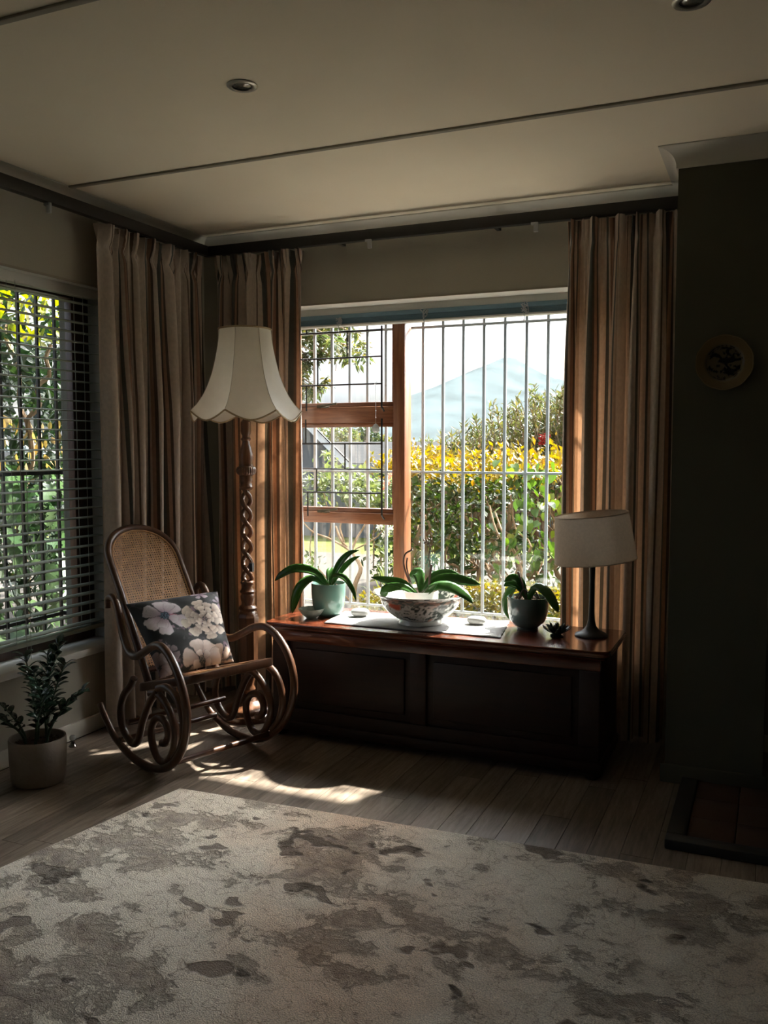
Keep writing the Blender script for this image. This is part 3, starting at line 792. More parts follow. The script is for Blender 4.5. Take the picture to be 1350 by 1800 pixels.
# refine the profile so the print is sharp
pr = []
for (a, c) in zip(prof, prof[1:]):
    L = sqrt((a[0]-c[0])**2+(a[1]-c[1])**2); m = max(1, int(L/0.0035))
    for k in range(m): pr.append((lerp(a[0],c[0],k/m), lerp(a[1],c[1],k/m)))
pr.append(prof[-1])
b.lathe(pr, cB, nn); b.col = []
for i, (r, z) in enumerate(pr):
    for k in range(nn):
        a = 2*pi*k/nn; x, y = 0.15*cos(a), 0.15*sin(a)
        q = Vector((x*30, y*30, z*30)); q2 = Vector((x*95, y*95, z*95)); q3 = Vector((x*9, y*9, z*9+4))
        d = noise.noise(q)*0.5 + noise.noise(q2)*0.55 + noise.noise(q3)*0.55
        c = (0.74,0.74,0.70)
        if d > 0.04: c = (0.06,0.075,0.065)
        elif d > -0.03: c = (0.30,0.33,0.30)
        elif d < -0.50: c = (0.42,0.46,0.38)
        rr = noise.noise(Vector((x*15+7, y*15, z*15)))
        if rr > 0.50 : c = (0.62,0.15,0.09)
        elif rr > 0.43: c = (0.66,0.36,0.28)
        if 0.105 < z < 0.125 and i < len(pr)//2:
            d2 = noise.noise(Vector((x*60, y*60, z*120)))
            c = (0.20,0.22,0.20) if d2 > -0.05 else (0.55,0.40,0.33)
        if z < 0.022 and r > 0.05 and i < len(pr)//2: c = (0.70,0.70,0.67)
        if 0.130 < z < 0.1365 and i < len(pr)*0.6: c = (0.60,0.60,0.57)
        if z > 0.138: c = (0.16,0.13,0.10)
        b.col.append(c)
b.col += []
M['bowlpaint'] = paint_mat('printed_porcelain', 0.14, 0.4)
obj('bowl_body', b, M['bowlpaint'], bowl)
# --- orchid in a white pot inside the bowl
c2 = (-1.405, 3.615, ZT+0.021)
r2 = root('potted_orchid', c2, 'orchid with long glossy leaves and two flower stems in a white pot inside the bowl', 'plant', 'orchids on the chest')
pot(r2, c2, [(0.0001,0.0),(0.070,0.0),(0.074,0.005),(0.079,0.06),(0.081,0.128),(0.080,0.132),(0.077,0.132),(0.076,0.125),(0.072,0.06),(0.0001,0.05)], M['porcelain'])
barkfill(r2, c2, 0.075, 0.115, 2)
Z2 = ZT+0.135
orchid(r2, [
 ([(-1.415,3.60,Z2),(-1.47,3.585,Z2+0.040),(-1.54,3.575,Z2+0.055),(-1.62,3.565,Z2+0.070)], 0.052, 0.4),
 ([(-1.415,3.60,Z2),(-1.47,3.57,Z2+0.035),(-1.535,3.55,Z2+0.025),(-1.550,3.545,Z2+0.000),(-1.556,3.542,Z2-0.022)], 0.050, 0.2),
 ([(-1.405,3.63,Z2),(-1.425,3.66,Z2+0.065),(-1.445,3.68,Z2+0.085),(-1.475,3.70,Z2+0.055),(-1.49,3.71,Z2+0.02)], 0.066, 0.15),
 ([(-1.395,3.61,Z2),(-1.34,3.62,Z2+0.055),(-1.27,3.635,Z2+0.070),(-1.19,3.65,Z2+0.060),(-1.14,3.655,Z2+0.052)], 0.062, 0.35),
 ([(-1.395,3.60,Z2),(-1.33,3.585,Z2+0.045),(-1.25,3.575,Z2+0.050),(-1.18,3.565,Z2+0.020),(-1.145,3.56,Z2-0.015)], 0.058, -0.15),
 ([(-1.39,3.60,Z2),(-1.345,3.575,Z2+0.025),(-1.305,3.565,Z2+0.060)], 0.040, 0.4),
 ([(-1.40,3.62,Z2),(-1.36,3.66,Z2+0.065),(-1.30,3.69,Z2+0.085),(-1.25,3.71,Z2+0.080)], 0.058, 0.3),
])
b = MB(); b.tube(smoothpts([(-1.425,3.61,Z2),(-1.455,3.60,Z2+0.065),(-1.477,3.60,Z2+0.13),(-1.470,3.60,Z2+0.175),(-1.435,3.60,Z2+0.198)],6), 0.0042, 6); obj('flower_stem', b, M['stem'], r2)
b = MB(); b.tube(smoothpts([(-1.430,3.615,Z2),(-1.448,3.605,Z2+0.06),(-1.466,3.607,Z2+0.12),(-1.462,3.605,Z2+0.16)],6), 0.0036, 6); obj('flower_stem', b, M['stem'], r2)
b = MB(); b.tube(smoothpts([(-1.362,3.61,Z2),(-1.358,3.61,Z2+0.08),(-1.350,3.61,Z2+0.135)],6), 0.0058, 6); obj('flower_stem', b, M['stem'], r2)
b = MB(); b.tube(smoothpts([(-1.352,3.61,Z2+0.11),(-1.362,3.61,Z2+0.165),(-1.358,3.61,Z2+0.21),(-1.366,3.61,Z2+0.235)],6), 0.0026, 6)
for (x, z) in ((-1.372,0.238),(-1.382,0.228),(-1.352,0.245),(-1.364,0.248),(-1.385,0.24)):
    b.tube([(-1.364,3.61,Z2+0.225),(x,3.61,Z2+z-0.004)], 0.0014, 5); b.lathe([(0.0001,-0.006),(0.0055,0.0),(0.0001,0.007)], (x,3.61,Z2+z), 8)
obj('flower_stem', b, M['stem'], r2)
# --- dark teal pot with orchid
c3 = (-0.945, 3.712, ZT)
r3 = root('potted_orchid', c3, 'small orchid with a cut stem in a dark grey-green pot right of the runner', 'plant', 'orchids on the chest')
pot(r3, c3, [(0.0001,0.0),(0.046,0.0),(0.048,0.006),(0.044,0.010),(0.060,0.018),(0.077,0.040),(0.0865,0.075),(0.0895,0.12),(0.0895,0.136),(0.088,0.141),(0.085,0.141),(0.084,0.134),(0.08,0.10),(0.05,0.04),(0.0001,0.035)], M['teal'])
barkfill(r3, c3, 0.082, 0.126, 3)
Z3 = ZT+0.128
orchid(r3, [
 ([(-0.950,3.71,Z3),(-0.975,3.70,Z3+0.070),(-1.010,3.69,Z3+0.092),(-1.043,3.68,Z3+0.075)], 0.046, 0.35),
 ([(-0.950,3.71,Z3),(-0.985,3.695,Z3+0.055),(-1.025,3.69,Z3+0.065),(-1.045,3.685,Z3+0.055)], 0.038, 0.3),
 ([(-0.955,3.72,Z3),(-1.00,3.73,Z3+0.060),(-1.043,3.735,Z3+0.005),(-1.050,3.745,ZT+0.07),(-1.030,3.750,ZT+0.022)], 0.042, -0.3),
 ([(-0.940,3.705,Z3),(-0.905,3.68,Z3+0.065),(-0.855,3.665,Z3+0.050),(-0.815,3.655,Z3-0.005),(-0.800,3.65,Z3-0.035)], 0.052, -0.25),
])
b = MB(); b.tube([(-0.948,3.71,Z3-0.005),(-0.965,3.70,Z3+0.06),(-0.985,3.69,Z3+0.122)], 0.0045, 8); obj('flower_stem', b, M['stem'], r3)
b = MB()
for k in range(5):
    R = random.Random(40+k); a = R.uniform(0, 6.28)
    b.tube(smoothpts([(-0.945,3.71,Z3+0.03),(-0.945+0.025*cos(a),3.705+0.02*sin(a),Z3+0.045),(-0.945+0.05*cos(a),3.71+0.04*sin(a),Z3+0.005)],4), 0.0035, 6)
obj('air_root', b, M['stem'], r3)
# --- glass dish
M['dishglass'] = plain('pale_green_glass', (0.45, 0.55, 0.50), 0.08, vary=0.2, scale=40, coat=0.6, trans=0.5)
cd_ = (-1.915, 3.555, ZT)
b = MB(); b.lathe([(0.0001,0.0),(0.022,0.0),(0.026,0.004),(0.045,0.020),(0.056,0.036),(0.060,0.045),(0.058,0.046),(0.053,0.038),(0.042,0.023),(0.022,0.009),(0.0001,0.008)], cd_, 40, mod=lambda a, z: 1+0.015*sin(9*a)*(z > 0.03))
tag(obj('glass_dish', b, M['dishglass']), 'small pale green glass dish in front of the mint pot', 'dish')
# --- stones
M['stone'] = plain('white_stone', (0.52, 0.52, 0.50), 0.3, vary=0.04, scale=20, coat=0.2)
def stone(c, rz, label):
    b = MB(); vs = []
    def F(u, v):
        a = 2*pi*u; ph = (v-0.5)*pi
        cx_, sx_ = cos(ph), sin(ph)
        e_ = 0.75
        rx = 0.043*abs(cx_)**e_; zz = 0.0185*(abs(sx_)**0.92)*(1 if sx_ > 0 else -1)
        x = rx*(abs(cos(a))**0.8)*(1 if cos(a) > 0 else -1); y = 0.72*rx*(abs(sin(a))**0.9)*(1 if sin(a) > 0 else -1)
        dd = sqrt((x/0.026)**2+(y/0.018)**2)
        if sx_ > 0 and dd < 1: zz -= 0.006*(1-dd*dd)
        X = x*cos(rz)-y*sin(rz); Y = x*sin(rz)+y*cos(rz)
        return (c[0]+X, c[1]+Y, c[2]+0.0185+zz)
    b.grid(F, 36, 20)
    return tag(obj('candle_stone', b, M['stone'], smooth=180), label, 'candle holder', 'white candle stones on the runner')
stone((-1.716, 3.655, ZT+0.006), 0.5, 'smooth white stone tealight holder between the mint pot and the bowl')
stone((-1.168, 3.69, ZT+0.006), 0.1, 'smooth white stone tealight holder right of the bowl')
# --- lotus holder
M['lotus'] = plain('black_green_enamel', (0.008, 0.022, 0.014), 0.35)
cl = (-0.797, 3.615, ZT)
lt = root('lotus_holder', cl, 'small dark green lotus flower candle holder beside the dark pot', 'candle holder')
b = MB(); b.lathe([(0.0001,0),(0.026,0),(0.028,0.004),(0.018,0.010),(0.026,0.016),(0.0001,0.014)], cl, 24); obj('base', b, M['lotus'], lt)
for ring, (n_, rr, h, w_) in enumerate(((10, 0.060, 0.038, 0.028), (9, 0.046, 0.046, 0.024), (7, 0.030, 0.048, 0.018))):
    for k in range(n_):
        a = 2*pi*(k+0.5*ring)/n_; b = MB(); vs = []; fs = []
        for i in range(6):
            t = i/5; q = 0.012 + (rr-0.012)*t**0.9; zz = 0.012 + (h-0.012)*t**1.5
            ww = w_*0.5*(sin(min(1, t*1.25+0.25)*pi*0.8))*(1 if t < 0.99 else 0.02)
            for sgn in (-1, 0, 1):
                vs.append((cl[0]+q*cos(a)-sgn*ww*sin(a), cl[1]+q*sin(a)+sgn*ww*cos(a), cl[2]+zz+abs(sgn)*0.004))
        for i in range(5):
            for j in range(2): fs.append((i*3+j, i*3+j+1, (i+1)*3+j+1, (i+1)*3+j))
        b.add(vs, fs); obj('petal', b, M['lotus'], lt, solid=0.0015)
# --- table lamp
M['shadelinen'] = plain('taupe_linen_shade', (0.60, 0.52, 0.42), 0.85, vary=0.06, scale=90, bump=0.4, bscale=400, spec=0.1, trans=0.38)
M['lampblack'] = plain('black_lamp_metal', (0.02, 0.021, 0.022), 0.4)
ctl = (-0.668, 3.680, ZT)
tl = root('table_lamp', ctl, 'table lamp with black stem and tilted taupe drum shade on the chest', 'table lamp')
b = MB(); b.lathe([(0.0001,0.0),(0.066,0.0),(0.068,0.004),(0.064,0.010),(0.045,0.018),(0.030,0.028),(0.020,0.042),(0.0145,0.065),(0.012,0.10),(0.011,0.22),(0.013,0.30),(0.016,0.33),(0.013,0.34),(0.0001,0.342)], ctl, 32); obj('base', b, M['lampblack'], tl)
b = MB(); b.lathe([(0.0001,0.33),(0.017,0.33),(0.019,0.36),(0.015,0.39),(0.0001,0.392)], ctl, 20); obj('bulb_holder', b, M['lampblack'], tl)
b = MB(); b.lathe([(0.012,0.385),(0.028,0.42),(0.030,0.44),(0.020,0.465),(0.0001,0.472)], ctl, 20); obj('bulb', b, M['porcelain'], tl)
Ms = Matrix.Translation((0.004, 0, 0.40)) @ Matrix.Rotation(radians(-5.5), 4, 'Y') @ Matrix.Rotation(radians(2.5), 4, 'X')
b = MB(); b.lathe([(0.1672,-0.085),(0.1630,-0.040),(0.1592,0.0),(0.1540,0.055),(0.1490,0.106)], ctl, 64, cap=False, M=Ms); sh = obj('lamp_shade', b, M['shadelinen'], tl)
b = MB()
for r_, z_ in ((0.1672,-0.085),(0.1490,0.106)): b.tube([Ms @ Vector((r_*cos(2*pi*k/72), r_*sin(2*pi*k/72), z_)) + Vector(ctl) for k in range(72)], 0.0022, 6, closed=True)
obj('rim_wire', b, M['shadelinen'], sh)
b = MB()
for k in range(3):
    a = 2*pi*k/3+0.4; b.tube([Ms @ Vector((0.158*cos(a),0.158*sin(a),0.0)) + Vector(ctl), Vector(ctl)+Vector((0,0,0.36))], 0.0016, 5)
obj('shade_fitter', b, M['lampblack'], sh)

# ================================================================== floor lamp
M['silk'] = plain('cream_silk_shade', (0.90, 0.87, 0.77), 0.7, vary=0.02, scale=30, bump=0.1, bscale=300, spec=0.2, trans=0.45)
M['silkseam'] = plain('silk_seam', (0.55, 0.51, 0.42), 0.8)
M['braid'] = plain('gold_braid', (0.36, 0.27, 0.15), 0.7, vary=0.2, scale=200)
fx, fy = -2.285, 3.60
fl_ = root('floor_lamp', (fx, fy, 0), 'floor lamp with cream scalloped shade on an open barley twist wooden post', 'floor lamp')
FC = (fx, fy, 0)
b = MB(); b.lathe([(0.0001,0.0),(0.128,0.0),(0.132,0.008),(0.132,0.028),(0.126,0.034),(0.120,0.036),(0.118,0.048),(0.112,0.056),(0.085,0.064),(0.060,0.072),(0.050,0.082),(0.044,0.086)], FC, 40); obj('base', b, M['lampwood'], fl_)
b = MB(); b.lathe([(0.044,0.084),(0.030,0.10),(0.024,0.118),(0.030,0.130),(0.033,0.138),(0.030,0.146),(0.024,0.158),(0.034,0.20),(0.038,0.215),(0.0001,0.216)], FC, 32); obj('lower_turning', b, M['lampwood'], fl_)
# octagonal block
b = MB(); b.lathe([(0.030,0.214),(0.046,0.235),(0.046,0.425),(0.052,0.440),(0.052,0.490),(0.046,0.505)], FC, 8, M=Matrix.Rotation(pi/8,4,'Z')); obj('block', b, M['lampwood'], fl_, smooth=0)
b = MB(); b.lathe([(0.044,0.503),(0.042,0.512),(0.034,0.520),(0.042,0.526),(0.044,0.533),(0.040,0.541),(0.030,0.548),(0.029,0.560),(0.034,0.578),(0.035,0.590),(0.030,0.602),(0.036,0.608),(0.037,0.615),(0.031,0.621),(0.027,0.634),(0.029,0.648),(0.034,0.653),(0.033,0.660),(0.026,0.666),(0.0001,0.667)], FC, 32); obj('turned_section', b, M['lampwood'], fl_)
for s in range(2):
    pts = []; rr = []
    N = 110
    for i in range(N+1):
        t = i/N; z = lerp(0.655, 1.118, t); a = -2*pi*(z/0.150) + s*pi + 0.6
        q = 0.0205*min(1, 0.35+t*14, 0.35+(1-t)*14)
        pts.append((fx+q*cos(a), fy+q*sin(a), z)); rr.append(0.0115)
    b = MB(); b.tube(pts, rr, 10); obj('twist_strand', b, M['lampwood'], fl_, smooth=60)
b = MB(); b.lathe([(0.0001,1.098),(0.026,1.100),(0.033,1.106),(0.034,1.113),(0.028,1.120),(0.026,1.130),(0.031,1.138),(0.031,1.146),(0.029,1.152),(0.032,1.160),(0.032,1.166),(0.026,1.170)], FC, 32); obj('collar', b, M['lampwood'], fl_)
b = MB(); b.lathe([(0.028,1.166),(0.040,1.174),(0.0455,1.184),(0.046,1.196),(0.042,1.206),(0.034,1.212)], FC, 96, mod=lambda a, z: 1+0.045*sin(24*a)*(1.170 < z < 1.21)); obj('gadrooned_bulb', b, M['lampwood'], fl_, smooth=70)
b = MB(); b.lathe([(0.033,1.210),(0.034,1.216),(0.032,1.221),(0.033,1.226),(0.0345,1.240),(0.035,1.254),(0.032,1.275),(0.025,1.300),(0.0185,1.320),(0.0175,1.330),(0.024,1.336),(0.024,1.342),(0.018,1.347),(0.017,1.356),(0.022,1.364),(0.025,1.378),(0.024,1.42),(0.014,1.43),(0.013,1.50),(0.0001,1.50)], FC, 32); obj('vase_turning', b, M['lampwood'], fl_)
b = MB(); b.lathe([(0.0001,1.50),(0.017,1.50),(0.019,1.53),(0.016,1.56),(0.010,1.565),(0.0001,1.566)], FC, 20); obj('bulb_holder', b, M['lampblack'], fl_)
b = MB(); b.lathe([(0.010,1.56),(0.026,1.60),(0.030,1.625),(0.022,1.650),(0.0001,1.66)], FC, 20); obj('bulb', b, M['porcelain'], fl_)
# shade: eight gores with scalloped hems
Zb, Zt_ = 1.468, 1.852
def shr(t):   # t 0 top .. 1 bottom
    return interp([(0,0.122),(0.12,0.126),(0.25,0.134),(0.40,0.146),(0.55,0.161),(0.67,0.178),(0.80,0.201),(0.91,0.230),(1.0,0.264)], t)
A0 = radians(-61) + radians(9)          # middle of the gore that faces the room
NP = 7
shade = root_sh = None
def shp(a, t):
    ph = ((a-A0)/(2*pi/NP)) % 1.0; ph = ph - 0.5 if ph >= 0 else ph
    d = ((a-A0) % (2*pi/NP)); d = min(d, 2*pi/NP-d)    # 0 mid gore .. pi/8 at the rib
    u = d/(pi/NP)
    flat = cos(pi/NP)/cos(pi/NP*u)
    r = shr(t)
    r2 = r*lerp(1.0, flat*1.0 if True else 1, min(1, t*0.9+0.15)) * (1 - 0.020*t*(1-u*u))
    drop = 0.046*(1-u**1.7)*max(0, (t-0.55)/0.45)**1.4
    z = lerp(Zt_, Zb, t) - drop
    rr = r2 + 0.10*0 + drop*0.25
    return (fx + rr*cos(a), fy + rr*sin(a), z)
for k in range(NP):
    b = MB(); am = A0 + 2*pi*k/NP
    b.grid(lambda u, v: shp(am + (u-0.5)*2*pi/NP*0.9999, v), 14, 36)
    obj('shade_gore', b, M['silk'], fl_, smooth=180)
b = MB(); b.tube([shp(2*pi*i/160, 0.0) for i in range(160)], 0.0045, 6, closed=True); obj('top_braid', b, M['braid'], fl_)
b = MB(); b.tube([shp(2*pi*i/240+A0, 1.0) for i in range(240)], 0.0040, 6, closed=True); obj('hem_braid', b, M['braid'], fl_)
for k in range(NP):
    a = A0 + 2*pi*(k+0.5)/NP
    b = MB(); b.tube([tuple(Vector(shp(a, i/24)) + Vector((0.001*cos(a), 0.001*sin(a), 0))) for i in range(25)], 0.0013, 5); obj('seam', b, M['silkseam'], fl_)
b = MB()
for k in range(3):
    a = 2*pi*k/3; b.tube([(fx+0.118*cos(a), fy+0.118*sin(a), Zt_-0.01), (fx+0.01*cos(a), fy+0.01*sin(a), 1.55)], 0.0018, 5)
obj('shade_fitter', b, M['brass'], fl_)
b = MB(); b.tube(smoothpts([(fx+0.004,fy-0.01,0.80),(fx+0.025,fy-0.035,0.79),(fx+0.048,fy-0.040,0.765),(fx+0.052,fy-0.036,0.74)],5), 0.0022, 6); obj('cord', b, M['brass'], fl_)
b = MB(); b.box(fx+0.038, fx+0.058, fy-0.050, fy-0.030, 0.715, 0.757); obj('switch', b, M['lampblack'], fl_, bevel=0.003)

# ================================================================== rocking chair
N0 = Vector((-2.190, 2.795, 0.0)); lv = Vector((0.333, 0.943, 0)).normalized(); fv = Vector((lv.y, -lv.x, 0))
HW = 0.245
def CP(u, v, w): return N0 + fv*u + lv*v + Vector((0,0,w))
rc = root('rocking_chair', CP(0, HW, 0), 'bentwood rocking chair with cane back facing the room, in the corner', 'chair')
def bent(name, pts, r, k=6, flat=1.0, taper=None, n=10):
    P = smoothpts([CP(*p) for p in pts], k)
    rr = [r]*len(P)
    if taper:
        for i in range(len(P)):
            t = i/(len(P)-1); rr[i] = r*min(1, taper + (1-taper)*min(t, 1-t)*6)
    b = MB(); b.tube(P, rr, n, flat=flat); return obj(name, b, M['bent'], rc, smooth=60)
for side in (0, 1):
    def V(off):  # off = outward from the side frame
        return (0.0 - off) if side == 0 else (0.49 + off)
    # runner sweeping up into the arm
    run = [(-0.455, 0, 0.200), (-0.420, 0, 0.158), (-0.335, 0, 0.078), (-0.215, 0, 0.030), (-0.105, 0, 0.0165), (-0.010, 0, 0.026), (0.085, 0.004, 0.066), (0.165, 0.012, 0.138), (0.208, 0.018, 0.215), (0.222, 0.022, 0.300), (0.208, 0.024, 0.375), (0.172, 0.024, 0.443), (0.115, 0.020, 0.500), (0.050, 0.014, 0.528), (-0.020, 0.006, 0.520), (-0.095, 0.000, 0.484), (-0.170, -0.006, 0.452), (-0.235, -0.012, 0.462), (-0.285, -0.018, 0.520), (-0.315, -0.020, 0.590), (-0.340, -0.020, 0.650), (-0.375, -0.020, 0.672), (-0.408, -0.020, 0.655), (-0.410, -0.020, 0.620)]
    bent('runner_and_arm', [(u, V(o), w) for u, o, w in run], 0.0165, 6, taper=0.8)
    # S-loop under the rear of the seat
    bent('rear_loop', [(u, V(-0.004), w) for u, w in ((-0.185, 0.360), (-0.215, 0.322), (-0.272, 0.266), (-0.296, 0.194), (-0.274, 0.125), (-0.212, 0.084), (-0.165, 0.104), (-0.124, 0.196), (-0.068, 0.286), (-0.010, 0.340))], 0.0155, 6)
    # scroll under the seat
    bent('scroll', [(u, V(-0.006), w) for u, w in ((-0.070, 0.318), (-0.020, 0.325), (0.030, 0.304), (0.078, 0.258), (0.103, 0.195), (0.086, 0.122), (0.040, 0.066), (-0.020, 0.064), (-0.061, 0.116), (-0.066, 0.176), (-0.036, 0.219), (0.010, 0.232), (0.045, 0.212), (0.053, 0.172), (0.032, 0.140), (0.007, 0.134))], 0.0155, 6)
    # second loop from the seat corner down to the runner
    bent('front_loop', [(u, V(0.002), w) for u, w in ((0.000, 0.352), (0.060, 0.368), (0.118, 0.347), (0.155, 0.300), (0.170, 0.228), (0.150, 0.150), (0.100, 0.092))], 0.0155, 6)
# stretchers
for nm, (u, w) in (('front_stretcher', (0.085, 0.072)), ('rear_stretcher', (-0.232, 0.165)), ('middle_stretcher', (-0.30, 0.075))):
    b = MB(); b.tube([CP(u, 0.0, w), CP(u, 0.49, w)], 0.0125, 10); obj(nm, b, M['bent'], rc)
# seat: bent frame with a cane panel
su0, su1, sv0, sv1 = -0.235, 0.185, 0.035, 0.455
def seatw(u): return 0.300 + (u-su0)/(su1-su0)*0.112
def seatring(off):
    x0, x1, y0, y1 = su0+off, su1-off, sv0+off, sv1-off; r = max(0.02, 0.055-off); pts = []
    for (cx, cy, a0) in ((x0+r,y0+r,pi),(x1-r,y0+r,1.5*pi),(x1-r,y1-r,0),(x0+r,y1-r,0.5*pi)):
        for k in range(7):
            a = a0+k/6*pi/2; pts.append((cx+r*cos(a), cy+r*sin(a)))
    return pts
b = MB(); o_ = seatring(0); i_ = seatring(0.05); n = len(o_)
vs = []
for ring, dz in ((o_, 0.020), (o_, -0.016), (i_, -0.016), (i_, 0.020)): vs += [CP(u, v, seatw(u)+dz) for u, v in ring]
fs = []
for q in range(4):
    for k in range(n): fs.append((q*n+k, q*n+(k+1) % n, ((q+1) % 4)*n+(k+1) % n, ((q+1) % 4)*n+k))
b.add(vs, fs); obj('seat_frame', b, M['bent'], rc, bevel=0.006, smooth=40)
# woven cane: real strands with open holes
def canepanel(name, inside, surf, a0, a1, c0, c1, pitch, wd):
    b = MB()
    def strand(p, q, off, wdt):
        p = Vector((p[0], p[1])); q = Vector((q[0], q[1])); d = (q-p); L = d.length; d.normalize(); nn = Vector((-d.y, d.x))
        N = max(6, int(L/0.012)); runs = []; cur = []
        for i in range(N+1):
            pt = p + d*L*i/N
            if inside(pt.x, pt.y): cur.append(pt)
            else:
                if len(cur) > 1: runs.append(cur)
                cur = []
        if len(cur) > 1: runs.append(cur)
        for r in runs:
            vs = []
            for pt in r:
                for sg in (-0.5, 0.5):
                    e_ = pt + nn*wdt*sg; vs.append(surf(e_.x, e_.y, off))
            b.add(vs, [(2*i, 2*i+1, 2*i+3, 2*i+2) for i in range(len(r)-1)])
    n = int((a1-a0)/pitch)+1; m = int((c1-c0)/pitch)+1
    for i in range(n):
        for dd in (-0.16, 0.16):
            x = a0 + (i+0.5)*pitch + dd*pitch; strand((x, c0), (x, c1), 0.0004, wd)
    for j in range(m):
        for dd in (-0.16, 0.16):
            y = c0 + (j+0.5)*pitch + dd*pitch; strand((a0, y), (a1, y), 0.0, wd)
    S = max(a1-a0, c1-c0)*2
    k0 = int(S/pitch)
    for k in range(-k0, k0):
        strand((a0 + (k+0.5)*pitch, c0), (a0 + (k+0.5)*pitch + S, c0 + S), 0.0008, wd*0.85)
        strand((a0 + (k+0.5)*pitch, c0), (a0 + (k+0.5)*pitch - S, c0 + S), 0.0010, wd*0.85)
    return b
b = canepanel('seat_cane', lambda u, v: su0+0.045 < u < su1-0.045 and sv0+0.045 < v < sv1-0.045, lambda u, v, o: CP(u, v, seatw(u)+0.014+o), su0+0.04, su1-0.04, sv0+0.04, sv1-0.04, 0.0105, 0.0026)
obj('seat_cane', b, M['cane'], rc, smooth=0, recalc=False)['kind'] = 'stuff'
# back: arched frame, reclined, with cane
def backsurf(s, t, o=0.0):
    """s across from the middle, t along the back from the seat (metres), o towards the sitter"""
    u = -0.205 - 0.465*t - 0.075*t*t; w = 0.345 + 0.865*t - 0.03*t*t
    u += 0.035*(1-(s/0.2)**2)*(-0.35)
    nu, nw = 0.86, 0.50
    return CP(u + nu*o, HW + 0.004 + s, w + nw*o)
BT = 0.700
def bhw(t):   # half width of the back at height t
    base = lerp(0.170, 0.172, t/BT)
    r = 0.165
    if t > BT - r:
        q = (t-(BT-r))/r; return base*sqrt(max(0, 1-q**2.3))
    return base
arch = []
for i in range(0, 22): 
    t = -0.06 + (BT-0.165+0.06)*i/21; arch.append((-bhw(max(0,t)), t))
for i in range(1, 24):
    t = BT-0.165 + 0.165*sin(i/24*pi/2); arch.append((-bhw(t), t))
arch.append((0, BT)); arch = arch + [(-s, t) for s, t in reversed(arch[:-1])]
b = MB(); b.tube([backsurf(s, t) for s, t in arch], 0.0165, 10); obj('back_frame', b, M['bent'], rc, smooth=60)
b = MB(); b.tube([backsurf(s*0.925, 0.02+(t-0.02)*0.972 if t > 0 else t, 0.008) for s, t in arch if t > 0.03], 0.0045, 6); obj('cane_beading', b, M['cane'], rc)
b = MB(); b.tube([backsurf(s, 0.03, 0.0) for s in [(-0.168+0.336*i/10) for i in range(11)]], 0.013, 8); obj('back_rail', b, M['bent'], rc)
b = canepanel('back_cane', lambda s, t: 0.02 < t < BT-0.012 and abs(s) < bhw(t)-0.011, lambda s, t, o: backsurf(s, t, 0.006+o), -0.19, 0.19, 0.02, BT, 0.0118, 0.0026)
obj('back_cane', b, M['cane'], rc, smooth=0, recalc=False)['kind'] = 'stuff'

# cushion with a painted floral print
Q = [CP(-0.335, 0.060, 0.640), CP(-0.185, 0.425, 0.668), CP(-0.075, 0.425, 0.372), CP(-0.075, 0.055, 0.368)]   # TL TR BR BL
cn = (Q[1]-Q[0]).cross(Q[0]-Q[3]).normalized()
if cn.dot(fv) < 0: cn = -cn
cc = (Q[0]+Q[1]+Q[2]+Q[3])/4
cu = root('cushion', cc, 'black cushion printed with large white and pink flowers on the rocking chair', 'cushion')
def bloom(cx, cy, rings, seed, tipc, basec):
    """petals from the heart outwards: (bx, by, dirx, diry, length, half width, tip colour, base colour)"""
    R = random.Random(seed); out = []
    for (r0, ln, hw, n, dk) in rings:
        for k in range(n):
            a = 2*pi*(k + R.uniform(-0.18, 0.18))/n + r0*37
            L = ln*R.uniform(0.85, 1.15); d = dk*R.uniform(0.82, 1.12)
            out.append((cx+r0*cos(a), cy+r0*sin(a), cos(a), sin(a), L, hw*R.uniform(0.85, 1.15), [min(0.85, q*d) for q in tipc], [q*d for q in basec], R.uniform(0, 50)))
    return out
